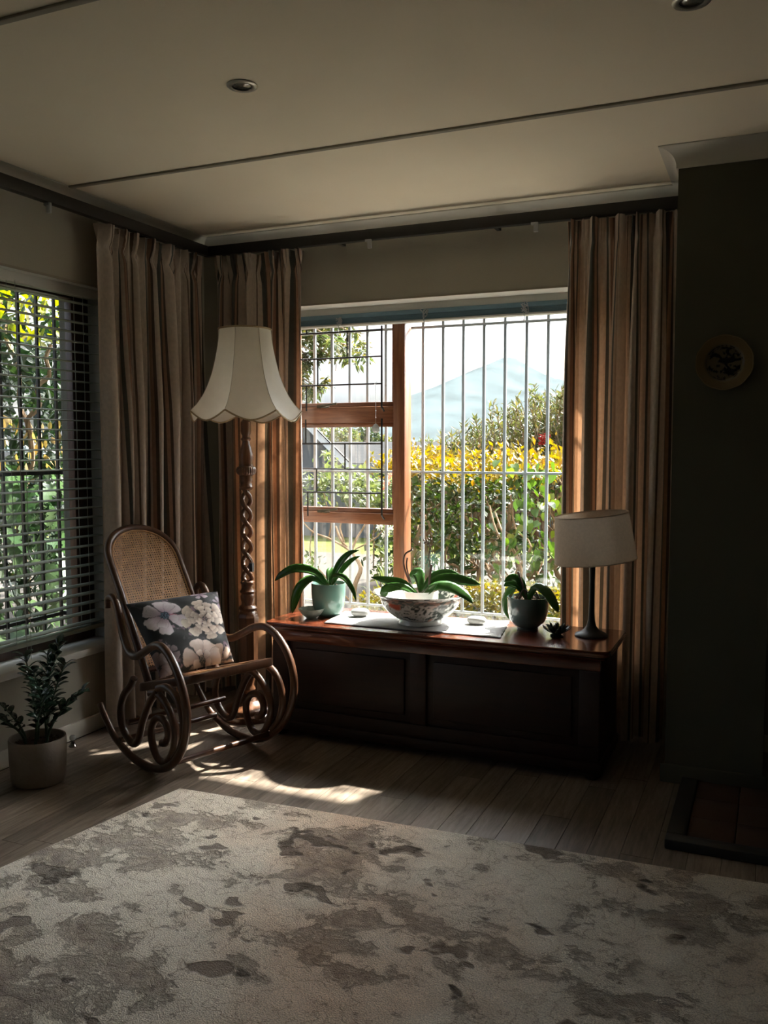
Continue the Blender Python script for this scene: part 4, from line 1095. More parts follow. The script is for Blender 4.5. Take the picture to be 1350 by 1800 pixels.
BLOOMS = [
 (0.745, 0.56, 0.30, (0.034, (0.05,0.055,0.05), (0.34,0.17,0.18)), bloom(0.745, 0.56, ((0.015, 0.075, 0.040, 5, 0.92), (0.045, 0.080, 0.050, 7, 0.90), (0.085, 0.090, 0.060, 9, 1.0), (0.125, 0.100, 0.070, 9, 0.95), (0.150, 0.125, 0.085, 8, 1.05)), 5, (0.78,0.69,0.60), (0.30,0.20,0.155))),
 (0.300, 0.69, 0.27, (0.050, (0.015,0.03,0.06), (0.12,0.20,0.27)), bloom(0.300, 0.69, ((0.03, 0.150, 0.075, 4, 1.0), (0.04, 0.205, 0.115, 6, 0.97)), 8, (0.80,0.76,0.79), (0.44,0.31,0.38))),
 (0.570, 0.05, 0.27, (0.040, (0.05,0.055,0.045), (0.22,0.16,0.13)), bloom(0.570, 0.05, ((0.02, 0.11, 0.06, 5, 0.9), (0.05, 0.18, 0.11, 7, 1.0)), 3, (0.76,0.66,0.60), (0.36,0.25,0.21))),
 (0.840, 0.02, 0.20, (0.020, (0.10,0.07,0.06), (0.3,0.2,0.16)), bloom(0.840, 0.02, ((0.02, 0.10, 0.05, 5, 0.85), (0.05, 0.13, 0.08, 6, 1.0)), 4, (0.66,0.52,0.43), (0.30,0.19,0.14))),
 (0.770, 0.94, 0.12, (0.010, (0.2,0.12,0.18), (0.4,0.3,0.35)), bloom(0.770, 0.94, ((0.01, 0.085, 0.035, 5, 1.0),), 6, (0.62,0.54,0.60), (0.28,0.18,0.26))),
 (0.200, 0.20, 0.16, (0.020, (0.03,0.03,0.03), (0.1,0.08,0.08)), bloom(0.200, 0.20, ((0.02, 0.10, 0.06, 6, 0.9),), 7, (0.36,0.30,0.32), (0.14,0.10,0.12))),
 (0.030, 0.10, 0.20, (0.020, (0.03,0.03,0.03), (0.1,0.08,0.08)), bloom(0.030, 0.10, ((0.02, 0.14, 0.08, 6, 0.9),), 9, (0.50,0.42,0.42), (0.20,0.14,0.15))),
 (0.980, 0.80, 0.10, (0.010, (0.1,0.08,0.09), (0.2,0.15,0.18)), bloom(0.980, 0.80, ((0.01, 0.08, 0.03, 5, 0.8),), 2, (0.50,0.42,0.50), (0.24,0.16,0.22))),
]
def printcol(x, y):
    """x,y in 0..1, y up"""
    c = (0.016, 0.019, 0.021)
    nl = noise.noise(Vector((x*7, y*7, 2.0))); nl2 = noise.noise(Vector((x*22+y*9, y*16, 5.0)))
    if nl > 0.20 and nl2 > 0.02: c = (0.060, 0.055, 0.066)
    if nl > 0.28 and nl2 > 0.18: c = (0.24, 0.16, 0.21)
    wx = x + 0.010*noise.noise(Vector((x*26, y*26, 0.3))); wy = y + 0.010*noise.noise(Vector((x*26, y*26, 9.3)))
    for (cx, cy, R_, (hr, h1, h2), pet) in BLOOMS:
        dx, dy = wx-cx, wy-cy
        if dx*dx+dy*dy > R_*R_*1.3: continue
        if dx*dx+dy*dy < hr*hr*(1+0.6*noise.noise(Vector((x*45, y*45, cx)))):
            return h1 if noise.noise(Vector((x*70, y*70, 1))) < 0.15 else h2
        for (bx, by, ux, uy, L, hw, tc_, bc_, sd) in pet:
            px, py = wx-bx, wy-by; t = (px*ux+py*uy)/L; q = (-px*uy+py*ux)/hw
            if 0 <= t <= 1.0:
                w_ = (t**0.6)*max(0, 1-max(0, (t-0.6)/0.4)**2.6)**0.5
                if abs(q) < w_:
                    v_ = 0.5+0.5*noise.noise(Vector((q*5, t*2, sd)))
                    m_ = min(1, max(0, t*1.05 - 0.30*(1-v_) + 0.10))
                    cc_ = [lerp(bc_[i], tc_[i], m_) for i in range(3)]
                    if abs(q) > w_*0.90 or t > 0.965: cc_ = [k_*0.70 for k_ in cc_]
                    return tuple(cc_)
    dx, dy = x-0.375, y-0.665
    if (dx/0.07)**2 + (dy/0.03)**2 < 1: c = (0.38, 0.10, 0.15)
    return c
NU_, NV_ = 150, 140
def pillow(u, v, sgn):
    # pinched corners, full middle
    a, c = 2*u-1, 2*v-1
    pin = 0.045
    uu = 0.5 + 0.5*a*(1 - pin*(1-c*c)*0.9); vv = 0.5 + 0.5*c*(1 - pin*(1-a*a)*0.9)
    p = Q[3].lerp(Q[2], uu).lerp(Q[0].lerp(Q[1], uu), vv)
    h = 0.062*((1-a**4)*(1-c**4))**0.55
    h += 0.003*noise.noise(Vector((u*5, v*5, 1.5+sgn)))*(1-a**4)*(1-c**4)*3
    return p + cn*h*sgn*(1.0 if sgn > 0 else 0.55)
b = MB(); b.col = []
b.grid(lambda u, v: pillow(u, v, 1), NU_, NV_)
for j in range(NV_+1):
    for i in range(NU_+1): b.col.append(printcol(i/NU_, j/NV_))
M['print'] = paint_mat('floral_print', 0.7, 0.0, 0.15, 500, 0.1)
obj('cushion_front', b, M['print'], cu, smooth=180, recalc=False)
b = MB(); b.col = []
b.grid(lambda u, v: pillow(u, v, -1), 40, 40)
for j in range(41):
    for i in range(41): b.col.append(printcol(1-i/40, j/40))
obj('cushion_back', b, M['print'], cu, smooth=180, recalc=False)

# ================================================================== rug
def rugmat():
    T = NT(bpy.data.materials.new('carved_rug'))
    tcn = T.n('TexCoord'); v = tcn.outputs['Object']
    wv = T.n('TexNoise', {'Vector': v, 'Scale': 5.0, 'Detail': 3.0})
    wrp = T.n('VectorMath', {0: v, 1: T.n('VectorMath', {0: wv.outputs['Color'], 3: 0.10}, operation='SCALE').outputs[0]}, operation='ADD').outputs[0]
    mpn = T.n('Mapping', {'Vector': wrp, 'Scale': (1.0, 1.35, 1.0), 'Rotation': (0, 0, 0.5)})
    big = T.n('TexNoise', {'Vector': mpn.outputs[0], 'Scale': 2.4, 'Detail': 12.0, 'Roughness': 0.70})
    mid = T.n('TexNoise', {'Vector': mpn.outputs[0], 'Scale': 9.0, 'Detail': 8.0, 'Roughness': 0.65})
    blob = T.n('TexNoise', {'Vector': mpn.outputs[0], 'Scale': 6.5, 'Detail': 2.5, 'Roughness': 0.5})
    crk = T.n('TexNoise', {'Vector': wrp, 'Scale': 5.0, 'Detail': 5.0, 'Roughness': 0.55})
    fine = T.n('TexNoise', {'Vector': v, 'Scale': 240.0, 'Detail': 2.0})
    f = T.math('ADD', T.math('MULTIPLY', big.outputs[0], 0.62), T.math('MULTIPLY', mid.outputs[0], 0.38))
    col = T.ramp(f, [(0.35, (0.15,0.125,0.10)), (0.405, (0.30,0.25,0.20)), (0.445, (0.50,0.44,0.355)), (0.49, (0.68,0.62,0.52)), (0.58, (0.80,0.74,0.63)), (0.66, (0.64,0.57,0.48))])
    bm_ = T.ramp(blob.outputs[0], [(0.635, (1,1,1)), (0.665, (0.30,0.27,0.25))])
    col = T.mix(1.0, col, bm_, 'MULTIPLY')
    cl_ = T.ramp(crk.outputs[0], [(0.476, (1,1,1)), (0.492, (0.74,0.70,0.66)), (0.50, (1,1,1)), (0.585, (1,1,1)), (0.595, (0.72,0.68,0.63)), (0.603, (1,1,1))])
    col = T.mix(1.0, col, cl_, 'MULTIPLY')
    red = T.n('TexNoise', {'Vector': wrp, 'Scale': 1.3, 'Detail': 3.0})
    col = T.mix(T.ramp(red.outputs[0], [(0.50, (0,0,0)), (0.66, (0.65,0.65,0.65))]), col, T.mix(1.0, col, (0.92,0.68,0.54,1), 'MULTIPLY'))
    col = T.mix(0.55, col, T.mix(1.0, col, T.ramp(fine.outputs[0], [(0.3, (0.40,0.40,0.40)), (0.7, (1.50,1.50,1.50))]), 'MULTIPLY'))
    st = T.ramp(f, [(0.42, (0,0,0)), (0.455, (0.15,0.15,0.15)), (0.475, (0.8,0.8,0.8)), (0.62, (1,1,1))])
    h = T.math('ADD', T.math('ADD', st, T.math('MULTIPLY', cl_, 0.5)), T.math('ADD', T.math('MULTIPLY', bm_, 0.6), T.math('MULTIPLY', fine.outputs[0], 0.45)))
    bp = T.n('Bump', {'Height': h, 'Strength': 1.0, 'Distance': 0.012})
    return T.out(T.bsdf(Base_Color=col, Roughness=0.95, Sheen_Weight=0.25, Specular_IOR_Level=0.1, Normal=bp.outputs[0]))
M['rug'] = rugmat()
b = MB()
RQ = [(-2.025, 2.700), (1.5, 2.850), (1.35, -1.0), (-2.80, -0.95)]      # back-left, back-right, front-right, front-left
rgn = [(-2.025, 2.700), (1.5, 2.850), (1.4, -1.0), (-2.60, -1.0)]
b.add([(x, y, 0.0005) for x, y in rgn] + [(x, y, 0.012) for x, y in rgn], [(3,2,1,0),(4,5,6,7),(0,1,5,4),(1,2,6,5),(2,3,7,6),(3,0,4,7)])
tag(obj('rug', b, M['rug'], bevel=0.005), 'large mottled grey-beige carved pile rug on the floor', 'rug')

# ================================================================== dark leafy plant in a clay pot
M['clay'] = plain('grey_clay_pot', (0.30, 0.25, 0.21), 0.85, vary=0.12, scale=12, bump=0.2)
M['zz'] = plain('dark_green_leaf', (0.012, 0.035, 0.018), 0.22, vary=0.3, scale=20, coat=0.4)
M['zzstem'] = plain('green_stem', (0.02, 0.045, 0.02), 0.5)
cz = (-2.590, 2.560, 0)
zp = root('potted_plant', cz, 'dark glossy plant with upright leafy stems in a plain clay pot below the left window', 'plant')
b = MB(); b.lathe([(0.0001,0.0),(0.088,0.0),(0.097,0.006),(0.102,0.03),(0.106,0.10),(0.107,0.172),(0.105,0.178),(0.099,0.178),(0.097,0.172),(0.095,0.10),(0.0001,0.09)], cz, 48); obj('pot', b, M['clay'], zp)
bk = barkfill(zp, cz, 0.096, 0.158, 9); bk.name = 'soil'
R = random.Random(12)
lm = MB(); leafmesh(lm, [(0,0,0),(0.018,0,0.004),(0.036,0,0.004),(0.052,0,-0.002)], 0.026, 0.22, 9, base=0.25)
lsrc = None
stems = [(0.00,0.00,0.42,0.10,0.4), (0.03,0.02,0.34,0.14,-1.1), (-0.03,0.03,0.33,0.17,2.6), (0.02,-0.03,0.27,0.16,-0.5), (-0.04,-0.02,0.25,0.19,3.6), (0.045,0.0,0.24,0.17,0.2), (0.0,0.045,0.30,0.12,1.6), (-0.02,-0.04,0.20,0.20,4.6), (0.02,0.03,0.36,0.07,2.2)]
for (sx, sy, h, lean, az) in stems:
    p0 = Vector((cz[0]+sx, cz[1]+sy, 0.158)); P = [p0 + Vector((lean*cos(az)*t**1.6, lean*sin(az)*t**1.6, h*t*(1-0.08*t))) for t in [i/9 for i in range(10)]]
    b = MB(); b.tube(P, [0.0062*(1-0.6*i/9) for i in range(10)], 7); obj('stem', b, M['zzstem'], zp)
    nl = int(h/0.030)
    for k in range(nl):
        t = 0.22 + 0.78*(k+0.5)/nl; i = int(t*8.99); p = P[i].lerp(P[i+1], t*9-i) if i < 9 else P[9]
        tn = (P[min(9, i+1)]-P[i]).normalized()
        for sg in (0, 1):
            ang = az + (pi/2 if sg else -pi/2) + R.uniform(-0.5, 0.5) + 0.5*(k % 2)
            d = (Vector((cos(ang), sin(ang), 0.0)) + tn*R.uniform(0.5, 1.0)).normalized()
            yv = Vector((0,0,1)).cross(d).normalized(); zv = d.cross(yv)
            Mx = Matrix((d, yv, zv)).transposed().to_4x4(); Mx.translation = p
            Mx = Mx @ Matrix.Rotation(R.uniform(-0.5, 0.5), 4, 'X') @ Matrix.Scale(R.uniform(0.8, 1.25), 4)
            if lsrc is None:
                lsrc = obj('leaf', lm, M['zz'], None, solid=0.0012, smooth=180)
                lsrc.parent = zp; HOME[lsrc.name] = HOME[zp.name]; lsrc.matrix_basis = Matrix.Translation(-HOME[zp.name]) @ Mx
            else: inst(lsrc, zp, Mx)

# ================================================================== wall plate, downlights, hearth, door stop
pc = (-0.172, 3.5385, 1.612)
b = MB(); b.col = []
Mp = Matrix.Rotation(pi/2, 4, 'X')
nn = 120; prp = [(0.0001,0.004)] + [(0.004*k, 0.004) for k in range(1, 16)] + [(0.062,0.006),(0.066,0.010),(0.070,0.0125)] + [(0.070+0.0031*k, 0.0125+0.0008*k) for k in range(1, 10)] + [(0.100,0.020),(0.098,0.0165),(0.070,0.009),(0.05,0.0),(0.0001,0.0)]
b.lathe(prp, pc, nn, mod=lambda a, z: 1+0.022*abs(sin(5*a))*(z > 0.012), M=Mp)
for i, (r, z) in enumerate(prp):
    for k in range(nn):
        a = 2*pi*k/nn; x, y = r*cos(a), r*sin(a); c = (0.30,0.22,0.10) if r > 0.068 else (0.24,0.20,0.12)
        if i < len(prp)-5:
            tr = abs(y + 0.35*x + 0.02*sin(60*x)) < 0.006 and -0.05 < x < 0.05
            d = noise.noise(Vector((x*45, y*45, 3.3)))*0.7 + noise.noise(Vector((x*120, y*120, 1.3)))*0.5
            if r < 0.066 and (d > 0.08 or tr): c = (0.025,0.03,0.03)
            elif r < 0.066 and d > 0.0: c = (0.10,0.10,0.09)
            # a long-tailed bird silhouette
            if ((x-0.008)/0.026)**2 + ((y-0.008)/0.011)**2 < 1 or (abs(y-0.004-0.25*(x-0.02)) < 0.004 and 0.02 < x < 0.062): c = (0.02,0.024,0.025)
            if r > 0.0965: c = (0.42,0.33,0.18)
        b.col.append(tuple(q*0.40 for q in c))
M['platepaint'] = paint_mat('painted_plate', 0.25, 0.3)
tag(obj('wall_plate', b, M['platepaint']), 'decorative plate with a scalloped edge and dark bird design hanging on the right wall', 'plate')
M['fitting'] = plain('downlight_metal', (0.40, 0.39, 0.34), 0.3, 0.6, vary=0.05)
M['lampglass'] = plain('lamp_reflector', (0.25, 0.25, 0.23), 0.15, 0.4, vary=0.3, scale=120)
for (x, y, lab) in ((-1.519, 2.394, 'round recessed ceiling downlight above the window corner'), (-0.216, 2.399, 'round recessed ceiling downlight at the top right edge of the view')):
    d = root('downlight', (x, y, ZC), lab, 'downlight', 'ceiling downlights')
    b = MB(); b.lathe([(0.046,0.0),(0.0475,-0.003),(0.045,-0.0055),(0.036,-0.007),(0.031,-0.006),(0.029,0.001)], (x, y, ZC), 40, cap=False); obj('rim', b, M['fitting'], d)
    b = MB(); b.lathe([(0.0295,-0.0035),(0.028,-0.001),(0.0001,-0.001)], (x, y, ZC), 32, cap=False); obj('bulb_well', b, M['lampblack'], d)
    b = MB(); b.lathe([(0.0235,-0.002),(0.022,-0.0032),(0.0001,-0.0040)], (x+0.001, y+0.002, ZC), 32, cap=False); obj('lamp', b, M['lampglass'], d)
M['slate'] = plain('dark_hearth_edge', (0.022, 0.021, 0.018), 0.6, vary=0.15)
M['quarry'] = plain('red_quarry_tile', (0.060, 0.030, 0.018), 0.7, vary=0.25, scale=5)
he = root('hearth', (0.3, 3.2, 0), 'low dark-edged hearth slab with reddish tiles on the floor in front of the right wall', 'hearth')
b = MB(); b.box(-0.285, 1.0, 2.925, 2.985, 0, 0.034); obj('front_edging', b, M['slate'], he, bevel=0.006)
b = MB(); b.box(-0.285, -0.225, 2.985, 3.523, 0, 0.034); obj('side_edging', b, M['slate'], he, bevel=0.006)
x = -0.222; ts = None
while x < 0.95:
    y = 2.988
    while y < 3.42:
        b = MB(); b.box(x, x+0.147, y, min(y+0.177, 3.523), 0.0, 0.026); obj('tile', b, M['quarry'], he, bevel=0.002); y += 0.179
    x += 0.150
ds = root('door_stop', (-2.757, 2.925, 0), 'small shiny metal door stop on the floor by the left baseboard', 'door stop')
b = MB(); b.lathe([(0.0001,0),(0.017,0),(0.018,0.004),(0.012,0.010),(0.008,0.020),(0.008,0.030),(0.0001,0.031)], (-2.757, 2.925, 0), 20); obj('base', b, M['chrome'], ds)
b = MB(); b.lathe([(0.008,0.028),(0.013,0.032),(0.013,0.044),(0.009,0.049),(0.0001,0.050)], (-2.757, 2.925, 0), 20); obj('bumper', b, M['clip'], ds)

# ================================================================== garden and distance
def at(px, py, y):
    """point of the garden at depth y seen in that direction from the room"""
    d = cam.rotation_euler.to_matrix() @ Vector(((px-675)/1560.0, -(py-900)/1560.0, -1.0))
    return Vector((0,0,1.3)) + d*(y/d.y)
def leafcloud(name, pts, size, m, parent, seed, aspect=0.5, up=0.2, fold=0.25, svar=0.4, dirs=None, kind='stuff'):
    R = random.Random(seed); b = MB()
    for i, p in enumerate(pts):
        p = Vector(p); s = size*(1+R.uniform(-svar, svar))
        d = Vector((R.gauss(0,1), R.gauss(0,1), R.gauss(0,1)+up)) if dirs is None else (Vector(dirs[i]) + Vector((R.gauss(0,.35), R.gauss(0,.35), R.gauss(0,.35))))
        d.normalize(); sd = d.cross(Vector((R.gauss(0,.5), R.gauss(0,.5), 1)))
        if sd.length < 0.05: sd = d.orthogonal()
        sd.normalize(); n = sd.cross(d); w = s*aspect*0.5
        b.add([p, p+d*s*0.45-sd*w+n*w*fold, p+d*s, p+d*s*0.45+sd*w+n*w*fold, p+d*s*0.42], [(0,4,1),(1,4,2),(0,3,4),(3,2,4)])
    o = obj(name, b, m, parent, smooth=0, recalc=False)
    if kind: o['kind'] = kind
    return o
def branch(b, p0, p1, r0, r1, R, wob=0.05, n=6):
    P = [Vector(p0).lerp(Vector(p1), i/n) for i in range(n+1)]
    P = [p + (Vector((R.gauss(0,wob), R.gauss(0,wob), R.gauss(0,wob*0.5))) if 0 < i < n else Vector((0,0,0))) for i, p in enumerate(P)]
    P = smoothpts(P, 3); b.tube(P, [lerp(r0, r1, i/(len(P)-1)) for i in range(len(P))], 6); return P
M['bark_'] = plain('pale_bark', (0.26, 0.17, 0.10), 0.85, vary=0.3, scale=20, bump=0.5, bscale=40)
M['bark_dark'] = plain('dark_bark', (0.10, 0.07, 0.045), 0.9, vary=0.3, scale=20)
M['l_yellow'] = leafmat('yellow_hedge_leaf', [(0.206,0.147,0.014),(0.245,0.176,0.025),(0.167,0.133,0.014),(0.225,0.117,0.020),(0.128,0.128,0.014)])
M['l_green'] = leafmat('hedge_leaf', [(0.022,0.042,0.009),(0.034,0.059,0.012),(0.049,0.073,0.014),(0.025,0.044,0.014),(0.078,0.083,0.014)])
M['l_low'] = leafmat('low_hedge_leaf', [(0.098,0.098,0.012),(0.147,0.122,0.014),(0.059,0.073,0.010),(0.176,0.133,0.020),(0.078,0.054,0.010)])
M['l_vine'] = leafmat('vine_leaf', [(0.046,0.092,0.014),(0.073,0.124,0.019),(0.055,0.101,0.023),(0.092,0.133,0.023),(0.165,0.165,0.027)], per='obj')
M['l_brush'] = leafmat('bottlebrush_leaf', [(0.068,0.083,0.026),(0.104,0.099,0.031),(0.052,0.073,0.026),(0.135,0.104,0.042),(0.088,0.109,0.037)])
M['l_tree'] = leafmat('tree_leaf', [(0.066,0.093,0.033),(0.099,0.122,0.038),(0.055,0.082,0.027),(0.138,0.143,0.044),(0.187,0.154,0.044)])
M['l_pale'] = leafmat('shrub_leaf', [(0.073,0.104,0.037),(0.104,0.135,0.042),(0.135,0.156,0.052),(0.062,0.088,0.031)])
M['l_far'] = leafmat('far_leaf', [(0.025,0.039,0.014),(0.034,0.049,0.020),(0.044,0.059,0.020)])
M['l_left'] = leafmat('left_leaf', [(0.006,0.014,0.005),(0.010,0.023,0.008),(0.017,0.031,0.009),(0.008,0.017,0.009)], rough=0.3)
M['l_lefty'] = leafmat('variegated_leaf', [(0.147,0.176,0.014),(0.206,0.206,0.020),(0.108,0.147,0.014),(0.245,0.206,0.030)], per='obj', trans=0.5)
M['l_tan'] = leafmat('tan_leaf', [(0.206,0.137,0.049),(0.245,0.176,0.069),(0.176,0.147,0.039)], per='obj', trans=0.45)
M['l_phil'] = leafmat('long_leaf', [(0.045,0.085,0.036),(0.065,0.110,0.048),(0.090,0.130,0.066),(0.050,0.090,0.045)], rough=0.25, per='obj', trans=0.35)
M['red'] = plain('red_flower', (0.55, 0.04, 0.03), 0.7, trans=0.3)
M['pink'] = plain('pink_flower', (0.62, 0.28, 0.20), 0.7, trans=0.4)
M['white_fl'] = plain('white_flower', (0.70, 0.70, 0.66), 0.7, trans=0.4)

# --- clipped hedge, yellow on top
R = random.Random(21)
hd = root('garden_hedge', (-1.6, 6.5, -0.12), 'tall garden hedge with yellow top leaves and green sides beyond the window', 'hedge')
def hedgepts(n, z0, z1, R, x0=-2.85, x1=0.2, shell=True):
    out = []
    for _ in range(n):
        x = R.uniform(x0, x1); z = R.uniform(z0, z1)
        y = 6.45 + R.uniform(-0.45, 0.45)
        bump_ = 0.10*noise.noise(Vector((x*2.2, y*2.2, 3))) + 0.05*noise.noise(Vector((x*7, y*7, 3)))
        if noise.noise(Vector((x*2.6, z*2.6, y))) < -0.22: continue
        out.append((x, y, z + bump_))
    return out
top = [(x, y, 1.16 + 0.10*noise.noise(Vector((x*2.2, y*2.2, 3))) + 0.05*noise.noise(Vector((x*7, y*7, 3))) + R.gauss(0, 0.06)) for x, y in [(R.uniform(-2.75, 0.2), 6.45+R.uniform(-0.5, 0.5)) for _ in range(5200)]]
leafcloud('top_foliage', top, 0.050, M['l_yellow'], hd, 1, 0.55, 0.9)
leafcloud('side_foliage', hedgepts(7000, 0.55, 1.12, R) + hedgepts(3000, 0.05, 0.60, R), 0.060, M['l_green'], hd, 2, 0.62, 0.1)
for k in range(17):
    x = -2.75 + k*0.18 + R.uniform(-0.05, 0.05); y = 6.45 + R.uniform(-0.25, 0.25); b = MB()
    P = branch(b, (x, y, -0.12), (x+R.uniform(-0.25, 0.25), y+R.uniform(-0.2, 0.2), 0.9), 0.026, 0.010, R, 0.05)
    for q in range(3):
        s_ = P[int(len(P)*R.uniform(0.25, 0.7))]; branch(b, s_, s_+Vector((R.uniform(-0.35, 0.35), R.uniform(-0.2, 0.2), R.uniform(0.3, 0.6))), 0.012, 0.005, R, 0.04)
    obj('stem', b, M['bark_'], hd)
# --- low hedge just outside the window
lh = root('low_hedge', (-1.4, 5.0, -0.12), 'low clipped yellow-green hedge just outside the window', 'hedge')
pts = []
for _ in range(9000):
    x = R.uniform(-2.30, 0.0); y = 5.0+R.uniform(-0.22, 0.22); q = R.random()
    zt = 0.46 + 0.05*noise.noise(Vector((x*4, y*4, 1))) + (0.04 if x > -1.9 else -0.05)
    pts.append((x, y, zt - abs(R.gauss(0, 0.11))))
leafcloud('foliage', pts, 0.030, M['l_low'], lh, 3, 0.6, 0.6)
b = MB()
for k in range(26): branch(b, (-2.25+k*0.088, 5.0+R.uniform(-0.1, 0.1), -0.12), (-2.25+k*0.088+R.uniform(-0.1, 0.1), 5.0+R.uniform(-0.15, 0.15), 0.34), 0.006, 0.003, R, 0.02, 4)
obj('stems', b, M['bark_dark'], lh)['kind'] = 'stuff'
# --- climbing vine with heart-shaped leaves, each leaf a piece
vn = root('climbing_vine', (-1.0, 5.75, -0.12), 'climbing vine with big heart-shaped leaves at the right side of the window view', 'vine')
hb = MB(); hv = [(0,0,0.0)]
heart = [(0.0,0.0),(-0.16,-0.10),(-0.34,-0.02),(-0.42,0.20),(-0.34,0.50),(-0.17,0.80),(0.0,1.0),(0.17,0.80),(0.34,0.50),(0.42,0.20),(0.34,-0.02),(0.16,-0.10)]
hb.add([(x, y, 0.16*abs(x) - 0.12*y*y) for x, y in heart] + [(0, 0.4, -0.02)], [(12, i, (i+1) % 12) for i in range(12)])
hsrc = None
for k in range(260):
    x = R.triangular(-1.78, -0.75, -1.35); y = 5.62+R.uniform(-0.20, 0.22); z = R.uniform(0.15, 1.22)
    if x < -1.62 and R.random() < 0.5: continue
    Mx = Matrix.Translation((x, y, z)) @ Matrix.Rotation(R.uniform(0, 6.28), 4, 'Z') @ Matrix.Rotation(R.uniform(-2.3, -0.5), 4, 'X') @ Matrix.Rotation(R.uniform(-0.6, 0.6), 4, 'Y') @ Matrix.Scale(R.uniform(0.045, 0.080), 4)
    if hsrc is None:
        hsrc = obj('leaf', hb, M['l_vine'], None, smooth=60); hsrc.parent = vn; HOME[hsrc.name] = HOME[vn.name]; hsrc.matrix_basis = Matrix.Translation(-HOME[vn.name]) @ Mx
    else: inst(hsrc, vn, Mx)
for k in range(7):
    b = MB(); x = R.uniform(-1.5, -0.7); branch(b, (x, 5.66, -0.12), (x+R.uniform(-0.4, 0.4), 5.62+R.uniform(-0.1, 0.2), R.uniform(0.8, 1.15)), 0.013, 0.006, R, 0.05); obj('stem', b, M['bark_'], vn)
# --- bottlebrush bush behind the hedge
bbk = root('bottlebrush_bush', (-2.3, 8.6, -0.12), 'loose bottlebrush bush with red flowers rising behind the hedge', 'bush')
pts = []; drs = []; tips = []
def bushtop(x): return interp([(-3.45, 1.15), (-3.1, 1.28), (-2.75, 1.44), (-2.45, 1.55), (-2.1, 1.72), (-1.8, 1.88), (-1.2, 2.1), (-0.4, 1.9)], x)
for k in range(820):
    x0 = R.uniform(-3.45, -0.5); zt = bushtop(x0)*R.uniform(0.80, 1.06); y0 = 8.6+R.uniform(-0.7, 0.7)
    base = Vector((x0+R.uniform(-0.2, 0.2), y0, zt-R.uniform(0.4, 0.9))); tip = Vector((x0+R.uniform(-0.15, 0.15), y0+R.uniform(-0.15, 0.15), zt)); tips.append((base, tip))
    for q in range(44):
        t = R.random()**0.8; p = base.lerp(tip, t); pts.append(p); a = R.uniform(0, 6.28); drs.append((cos(a), sin(a), 0.8))
leafcloud('foliage', pts, 0.068, M['l_brush'], bbk, 5, 0.24, dirs=drs)
b = MB()
for (a_, c_) in tips: b.tube([a_ - Vector((0, 0, 0.3)), a_, c_], [0.007, 0.005, 0.0025], 4)
obj('twigs', b, M['bark_'], bbk)['kind'] = 'stuff'
for k in range(6):
    b = MB(); x = -3.0+k*0.45; branch(b, (-2.2+R.uniform(-0.4, 0.4), 8.6, -0.12), (x, 8.6+R.uniform(-0.3, 0.3), bushtop(x)-0.5), 0.04, 0.012, R, 0.08); obj('branch', b, M['bark_'], bbk)
for (px, py) in ((879, 804), (952, 773), (962, 770)):
    p = at(px, py, 7.9); b = MB(); 
    for q in range(70):
        a = R.uniform(0, 6.28); z = R.uniform(-0.045, 0.045); d = Vector((cos(a), sin(a), R.uniform(-0.3, 0.3)))*0.032
        b.tube([p+Vector((0, 0, z)), p+Vector((0, 0, z))+d], 0.0030, 3)
    o = obj('flower', b, M['red'], bbk, smooth=0); o['label'] = 'red flower'
# --- tree hanging in from the upper left
tr = root('garden_tree', (-5.2, 7.6, -0.12), 'pale green tree hanging into the upper left of the garden window', 'tree')
b = MB(); branch(b, (-5.2, 7.6, -0.12), (-5.0, 7.6, 2.6), 0.11, 0.07, R, 0.06); obj('trunk', b, M['bark_dark'], tr)
pts = []; drs = []; bt = MB()
ends = [(538, 560), (560, 540), (585, 545), (610, 560), (640, 575), (655, 600), (600, 610), (560, 610), (545, 650), (565, 680), (590, 640), (550, 700), (620, 600), (640, 620), (530, 620), (520, 680), (575, 575), (500, 600), (515, 560)]
for (px, py) in ends:
    e_ = at(px, py+12, 7.6 + R.uniform(-0.5, 0.5)); s_ = Vector((-5.0, 7.6, 2.75)) + Vector((R.uniform(-0.2, 0.5), R.uniform(-0.3, 0.3), R.uniform(-0.1, 0.4)))
    P = branch(bt, s_, e_, 0.018, 0.004, R, 0.06)
    for q in range(5):
        i0 = int(len(P)*R.uniform(0.45, 1.0))-1; p0 = P[max(0, i0)]; p1 = p0 + Vector((R.uniform(-0.30, 0.30), R.uniform(-0.3, 0.3), R.uniform(-0.30, 0.12)))
        bt.tube([p0, p1], [0.004, 0.002], 4)
        for w in range(62):
            pts.append(p0.lerp(p1, R.random()) + Vector((R.gauss(0, .02), R.gauss(0, .02), R.gauss(0, .02)))); drs.append((R.gauss(0, .6), R.gauss(0, .6), -0.45))
leafcloud('foliage', pts, 0.088, M['l_tree'], tr, 6, 0.30, dirs=drs)
obj('branches', bt, M['bark_'], tr)['kind'] = 'stuff'
# --- flowering shrub with bare branches close to the left lights
fs_ = root('flowering_shrub', (-2.55, 5.65, -0.12), 'open shrub with bare brown branches and pink flowers outside the left lights', 'shrub')
bt = []
def poly(pts, y, r0, r1):
    b = MB(); P = smoothpts([at(px, py, y+dy) for px, py, dy in pts], 5); b.tube(P, [lerp(r0, r1, i/(len(P)-1)) for i in range(len(P))], 7); obj('branch', b, M['bark_'], fs_); return P
poly([(622, 1075, 0), (624, 1030, 0), (634, 1000, 0), (622, 975, 0), (600, 950, 0.05), (590, 925, 0.1)], 5.6, 0.020, 0.008)
poly([(622, 972, 0), (600, 958, 0), (575, 945, -0.05), (550, 935, -0.1), (530, 915, -0.1)], 5.6, 0.010, 0.005)
poly([(618, 968, 0), (628, 945, 0), (640, 925, 0), (650, 900, 0), (655, 870, 0)], 5.6, 0.010, 0.004)
